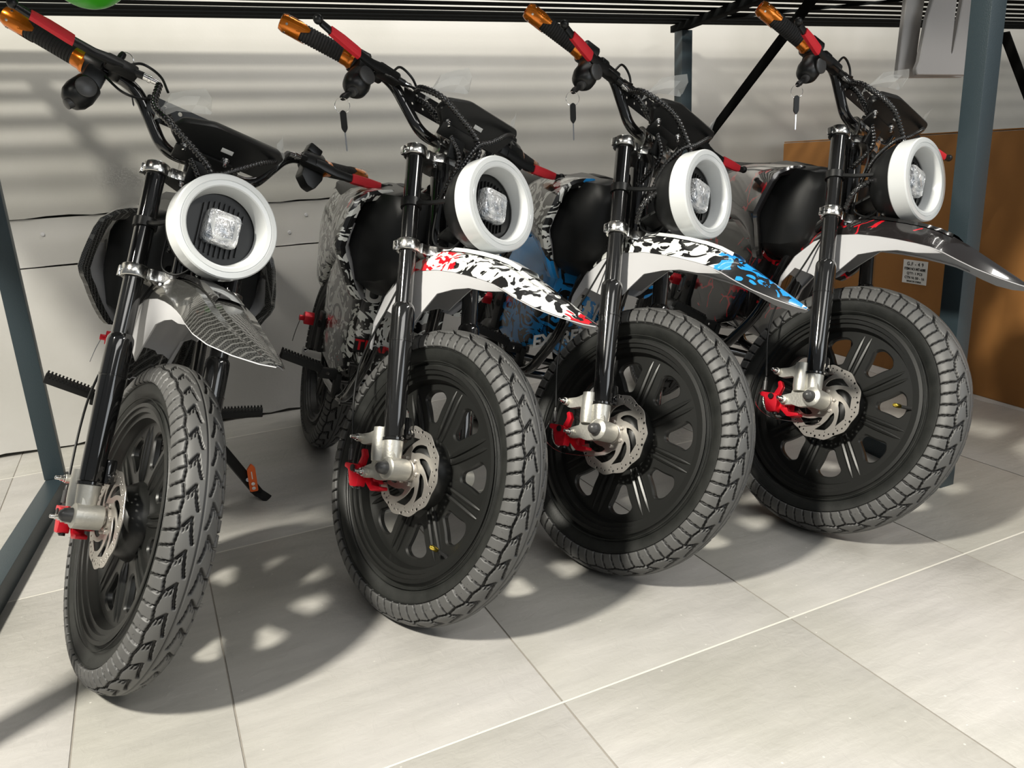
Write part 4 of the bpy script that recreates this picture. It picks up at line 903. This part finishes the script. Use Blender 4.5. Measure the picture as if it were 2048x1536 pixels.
def stand(gz):  # kickstand on the rider's left; local body coords
    a, b = V((.095, .505, .035)), V((.268, .600, -.150)); d = (b-a).normalized(); side = V((0, 0, 1)).cross(d).normalized(); up = d.cross(side)
    R = Matrix((side, up, d)).transposed(); mb = MB(); mb.box((a+b)/2-side*.004, (.014, .024, (b-a).length), R, ch=.003); mb.box((a+b)/2+side*.012, (.012, .020, (b-a).length*.95), R, ch=.003)
    mb.box(b+d*.004+V((.006, -.006, .001)), (.050, .034, .010), Euler((0, .30, -.5)), ch=.003); mb.cyl(a-side*.012, a+side*.026, .012, 16); leg = mb.mesh('stand_leg', matte, 35)
    mb = MB()
    for t in (.80, .86, .93):
        for s_ in (-1,): mb.lathe([(0, .0055), (.003, .005), (.0032, 0)], a+(b-a)*t+V((0, -.0165, .006)), (0, -1, .3), 12)
    bolts = mb.mesh('stand_bolt', chrome); lv0 = b+V((-.016, -.036, .022)); lv1 = lv0+V((-.024, -.004, .070)); d2 = (lv1-lv0).normalized(); s2 = V((0, 1, 0)).cross(d2).normalized(); R2 = Matrix((s2, d2.cross(s2), d2)).transposed()
    mb = MB(); lp = rpoly([(-.010, -.006), (.010, -.006), (.010, .056), (.001, .068), (-.010, .054)], .004, 3); mb.prism(lp, -.004, .004, 'y'); mb.v = [tuple(R2 @ V(v)+lv0) for v in mb.v]; lev = mb.mesh('stand_lever', orangep, 35, .001)
    mb = MB()
    for t in (.004, .016): mb.lathe([(0, .0048), (.002, .0045), (.0022, 0)], lv0+d2*t-R2.col[1]*.004, -R2.col[1], 12)
    lb = mb.mesh('lever_bolt', chrome); mb = MB(); mb.box(lv0+d2*.038-R2.col[1]*.0043, (.0022, .0006, .020), R2); strp = mb.mesh('lever_stripe', whiteg)
    st = MB(); st.box((a+b)/2+d*.035-up*.0112+side*.0, (.004, .0006, .050), R); stripe = st.mesh('leg_stripe', whiteg); rd = MB(); rd.box((a+b)/2-d*.03-up*.0108+side*.014, (.005, .0008, .075), R); redst = rd.mesh('red_stripe', redp)
    return leg, bolts, lev, lb, strp, stripe, redst
stand_ms = stand(0)
mb = MB(); mb.prism(rpoly([(.70, .135), (.725, .14), (.73, .160), (.71, .168), (.695, .155)], .004, 3), -.140, -.116, 'x'); mb.lathe([(0, .007), (.012, .007)], (-.140, .71, .150), (-1, 0, 0), 14); rlev_me = mb.mesh('rear_brake_arm', redm, 40, .001)
mb = MB(); mb.tube(smooth_path([(-.148, .71, .148), (-.156, .70, .12), (-.162, .69, .09)], 6), .0009, 6); rwire_me = mb.mesh('wire', chrome)
mb = MB(); mb.box((-.098, .665, .13), (.018, .05, .10), ch=.004); mb.lathe([(0, .010), (.004, .009), (.0042, 0)], (-.107, .655, .150), (-1, -.3, 0), 14, 0); piv_me = mb.mesh('pivot_plate', matte, 40)
hugger_me = MB().grid([[V((x*.046, .97-(.2686+.018)*math.cos(a)*1.0, .0103+(.2686+.018)*math.sin(a))) for x in (-1, -.6, 0, .6, 1)] for a in [math.radians(v) for v in range(35, 100, 6)]]).mesh('inner_guard', plast, 60)

# ---- lettering decals used on bikes two and three (body coordinates, front face of the battery box / side)
def front_text(txt, size, m, x, z, parent, Bm, shear=0.0, sp=1.0, y=None, rot=0.0):
    me = text_mesh('lettering', txt, size, m, 0.001, sp, shear=shear, offset=size*.03); yy = y if y is not None else .318+(.335-z)*.06-.0016
    return obj('lettering', me, parent, Matrix.Translation((x, yy, z)) @ Matrix.Rotation(PI/2, 4, 'X') @ Matrix.Rotation(rot, 4, 'Z'))
# ================================================================ BIKES
def Rz(a): return Matrix.Rotation(a, 4, 'Z')
def Rx(a): return Matrix.Rotation(a, 4, 'X')
def Ry(a): return Matrix.Rotation(a, 4, 'Y')
POSE = [  # x, y, heading, lean, steer, bar pitch, lamp tilt, body pitch, axle height
 (-0.081, 1.345, -0.074, 0.335, 0.299, 0.065, -0.001, 0.005, 0.2471), (0.403, 1.276, -0.050, 0.290, 0.382, -0.144, -0.026, 0.006, 0.2489),
 (0.810, 1.243, -0.148, 0.309, 0.430, 0.008, -0.004, 0.007, 0.2458), (1.283, 1.1585, -0.274, 0.313, 0.409, 0.072, -0.013, 0.007, 0.2461)]
LAB = ['mini electric motorbike with carbon-weave panels, leftmost, standing by the left foot rail', 'mini electric motorbike with white, black and red graffiti panels, second from the left',
       'mini electric motorbike with blue, white and black panels, second from the right', 'mini electric motorbike with black panels and red crack lines, rightmost, before the carton']
GM = [g_carbon, g_red, g_blue, g_crack]
def setm(o, m, i=0): o.material_slots[i].link = 'OBJECT'; o.material_slots[i].material = m; return o
for k in range(4):
    px, py, th_, ph, sg, hb, ht, ep, zc = POSE[k]; gm = GM[k]
    Bm = Rz(th_) @ Ry(ph) @ Rx(ep); Fm = Bm @ Rx(-rho) @ Rz(sg)
    root_loc = V((px, py, 0)); o_ = V((px, py, zc)); bo = o_+(Fm @ V((0, 0.0203, 0)))
    root = thing('mini_motorbike', root_loc, LAB[k], 'motorbike', 'row of mini motorbikes under the table')
    MF = Matrix.Translation(o_-root_loc) @ Fm; MBd = Matrix.Translation(bo-root_loc) @ Bm
    MH = MF @ Matrix.Translation(PIV) @ Rx(hb) @ Matrix.Translation(-PIV)
    ML = MF @ Matrix.Translation(HC) @ Rx(ht) @ Matrix.Translation(-HC)
    P = lambda n, me, Mx, par=root: obj(n, me, par, Mx)
    def sub(n, me, par): return obj(n, me, par)
    def subs(n, me, par):
        for m in pieces(me): obj(n, m, par)
    # wheels
    def wheel(Mx, spin):
        Ms = Mx @ Rx(spin); ty = P('tyre', tyre_me, Ms); sub('tyre_tread', tread_me, ty); rm = P('wheel_rim', rim_me, Ms); return ty, rm
    ty, rm = wheel(MF, [0.35, 0.1, 0.0, 0.0][k] )
    if k in (1, 3): vs = obj('valve_stem', valve_me, rm, Rx([0, 2.6, 0, 1.62][k])); obj('valve_cap', vcap_me, rm, Rx([0, 2.6, 0, 1.62][k]))
    wheel(MBd @ Matrix.Translation((0, .9704, .0103)), 0.2)
    d = P('brake_disc', rotor_me, MF @ Rx(0.3*k)); subs('disc_bolt', discbolt_me, d)
    a = P('axle', axle_me, MF); subs('axle_spacer', spacer_me, a)
    for (lo, up, cap, fl), dr in ((legR, dropR), (legL, dropL)):
        f = P('fork_leg', lo, MF); sub('fork_tube', up, f); sub('fork_cap', cap, f); sub('fork_flange', fl, f); sub('fork_dropout', dr, f)
    c_ = P('brake_caliper', caliper_me, MF)
    for n_, me in (('caliper_bolt', dropbolt_me), ('caliper_pivot', calpin_me), ('return_spring', spring_me)): subs(n_, me, c_)
    cb = P('brake_cable', cable_me, MF); sub('cable_ferrule', ferr_me, cb)
    if k in (2, 3): sub('loose_wire', wire_me, cb)
    for me, bm_ in ((topy, topb), (lowy, lowb)): y_ = P('fork_yoke', me, MF); subs('pinch_bolt', bm_, y_)
    P('head_tube', headt_me, MF)
    # handlebar group
    hbo = P('handlebar', bar_me, MH); sub('crossbar_strap', cross_me, hbo)
    for me, bm_ in (clA, clB): c2 = P('bar_clamp', me, MH); subs('clamp_bolt', bm_, c2)
    for mirr, (g, cp, cl, dt) in ((0, gripR), (1, gripL)):
        go = P('grip', g, MH); sub('grip_end_cap', cp, go); sub('grip_collar', cl, go); subs('grip_stud', dt, go)
    for mirr, (lv, sl, pc, aj) in ((0, levR), (1, levL)):
        Ml = MH @ Matrix.Translation(([(-.010, 0, 0, 0), (.018, -.010, 0, 0)][mirr][k], .025, .752)) @ Rx([[-0.42, 0.06, 0.22, 0.18], [-0.14, 0.36, 0.14, 0.14]][mirr][k]) @ Matrix.Translation((0, -.025, -.752))
        lo_ = P('brake_lever', lv, Ml); sub('lever_sleeve', sl, lo_); LVM = LVM+[Ml] if mirr else [Ml]; po = P('lever_perch', pc, Ml); sub('cable_adjuster', aj, po)
    pod = P('throttle_housing', pod_me, MH); sub('ignition_cover', podf_me, pod); sub('ignition_barrel', barrel_me, pod)
    P('switch_block', switch_me, MH)
    do = P('display', disp_me, MH @ DT); sub('display_screen', disps_me, do); sub('display_sticker', dispr_me, do); subs('mounting_bolt', dispb_me, do); sub('display_bracket', dispk_me, do); sub('protective_film', film_me, do); sub('protective_film', film2_me, do)
    MHi = MH.inverted(); a1 = MHi @ LVM[0] @ (V((-.1105, -.0280, .7140))-V((0, 0, 0))); a2 = MHi @ LVM[1] @ V((.1105, -.0280, .7140))
    P('spiral_hose', hose_mesh(a1, HOSE[k//2], .0066, .0078), MH); P('spiral_hose', hose_mesh(a2, HOSL, .0052, .0062), MH); P('spiral_hose', hoseM_me, MH)
    P('wire', sw_me, MH); P('wire', sw2_me, LVM[0])
    P('wire', loop_me, MF)
    # headlight
    hl = P('headlight', bowl_me, ML); sub('light_ring', ring_me, hl); subs('heat_sink_fin', fins_me, hl); ln = sub('headlight_lens', lens_me, hl); sub('lens_film', lfilm_me, hl); sub('headlight_bracket', hbr_me, hl)
    # fender
    fo = P('front_fender', fend_me, MF); setm(fo, [g_carbon, f_red, f_blue, g_crack][k]); fo['label'] = ['carbon-weave front fender', 'white front fender with black and red graffiti print', 'blue and white front fender', 'black front fender with red cracks'][k]
    fl_ = sub('fender_liner', flin_me, fo); rb = sub('fender_rib', plank_me, fo); setm(rb, [gloss, whitep, whitep, gloss][k]); subs('fender_bolt', fbolt_me, fo)
    if k == 0: setm(fl_, greyp)
    # body
    P('frame', frame_me, MBd); P('tank_cover', tank_me, MBd); P('seat', seat_me, MBd)
    for sx in (-1, 1):
        s_ = P('shroud_panel', shr[sx], MBd); setm(s_, gm); sub('shroud_liner', shi[sx], s_)
        setm(P('side_panel', sid[sx], MBd), gm)
        setm(P('lower_side_panel', low[sx], MBd), gm)
    rf = P('rear_fender', rfend_me, MBd); sub('tail_light', tail_me, rf); P('inner_guard', hugger_me, MBd)
    bb = P('battery_box', batt_me, MBd); setm(bb, [g_carbon, g_red, g_blue, g_crack][k])
    if k == 1:
        front_text('U', 0.060, whiteg, -0.070, 0.280, bb, None)
        band = MB(); band.box((-.030, .3276, .166), (.122, .003, .030)); setb = obj('printed_band', band.mesh('printed_band', blackp), bb)
        front_text('TEAM E', 0.031, redp, -0.034, 0.166, bb, None, 0, 1.1, .3254)
    if k == 2: front_text('EXTREME', 0.040, whiteg, -0.035, 0.135, bb, None, 0.2, 0.95, .3265, 0.35)
    P('swingarm', swing_me, MBd); so = P('shock_absorber', shock_me, MBd); sub('shock_spring', mb2, so); P('pivot_plate', piv_me, MBd)
    for (pg, br, bt_) in (pegR, pegL): po = P('footpeg', pg, MBd); sub('footpeg_bracket', br, po); sub('footpeg_bolt', bt_, po)
    ra = P('rear_brake_arm', rlev_me, MBd); sub('wire', rwire_me, ra)
    leg, bolts, lev, lb, strp, stripe, redst = stand_ms
    ks = P('kickstand', leg, MBd)
    for n_, me in (('stand_bolt', bolts), ('stand_lever', lev), ('lever_bolt', lb), ('lever_stripe', strp), ('leg_stripe', stripe), ('red_stripe', redst)): subs(n_, me, ks)
    # keys: one in the lock, a ring and a spare hanging straight down in the world
    rootw = Matrix.Translation(root_loc); kp = rootw @ MH @ V((-0.2430, 0.000, 0.6510)); kd = ((rootw @ MH).to_3x3() @ V((-0.66, -0.05, -0.75))).normalized()
    if k == 0: kd = ((rootw @ MH).to_3x3() @ V((0.30, 0.0, 0.93))).normalized(); kp = rootw @ MH @ V((-0.180, 0.030, 0.770))
    kt = thing('key_set', kp, ['black ignition key with a spare on its ring, in the leftmost carbon-look bike', 'ignition key with a spare on its ring, in the red graffiti bike', 'ignition key with a spare on its ring, in the blue bike', 'ignition key with a spare on its ring, in the bike with red cracks'][k], 'keys', 'keys hanging from the ignition locks')
    mb = MB(); n3 = kd.orthogonal().normalized(); q3 = kd.cross(n3); Rk = Matrix((n3, q3, kd)).transposed()
    mb.lathe([(0, .003), (.004, .004), (.006, .0055), (.022, .0062), (.028, .005), (.030, .002)], (0, 0, 0), kd, 14)
    obj('key_head', mb.mesh('key_head', plast), kt)
    rc = kd*0.030+V((0, 0, -.0125)); camd = V((0.3, 0.93, 0)).normalized(); side = V((0, 0, 1)).cross(camd)
    mb = MB(); mb.tube([rc+(side*math.cos(2*PI*i/40)+V((0, 0, 1))*math.sin(2*PI*i/40))*0.0130 for i in range(41)], .00055, 6); obj('key_ring', mb.mesh('key_ring', chrome), kt)
    b0 = rc+V((0, 0, -.0125)); mb = MB(); mb.prism(rpoly([(-.0055, 0.002), (-.0055, -.026), (0, -.034), (.0055, -.026), (.0055, 0.002), (0, .006)], .003, 3), -.002, .002, 'y', fn=lambda v: b0+side*v.x+camd*v.y+V((0, 0, v.z))); obj('key_bow', mb.mesh('key_bow', plast), kt)
    mb = MB(); mb.prism([(-.0012, -.030), (-.0014, -.062), (0, -.065), (.0014, -.062), (.0012, -.030)], -.0006, .0006, 'y', fn=lambda v: b0+side*v.x+camd*v.y+V((0, 0, v.z))); obj('key_blade', mb.mesh('key_blade', chrome), kt)
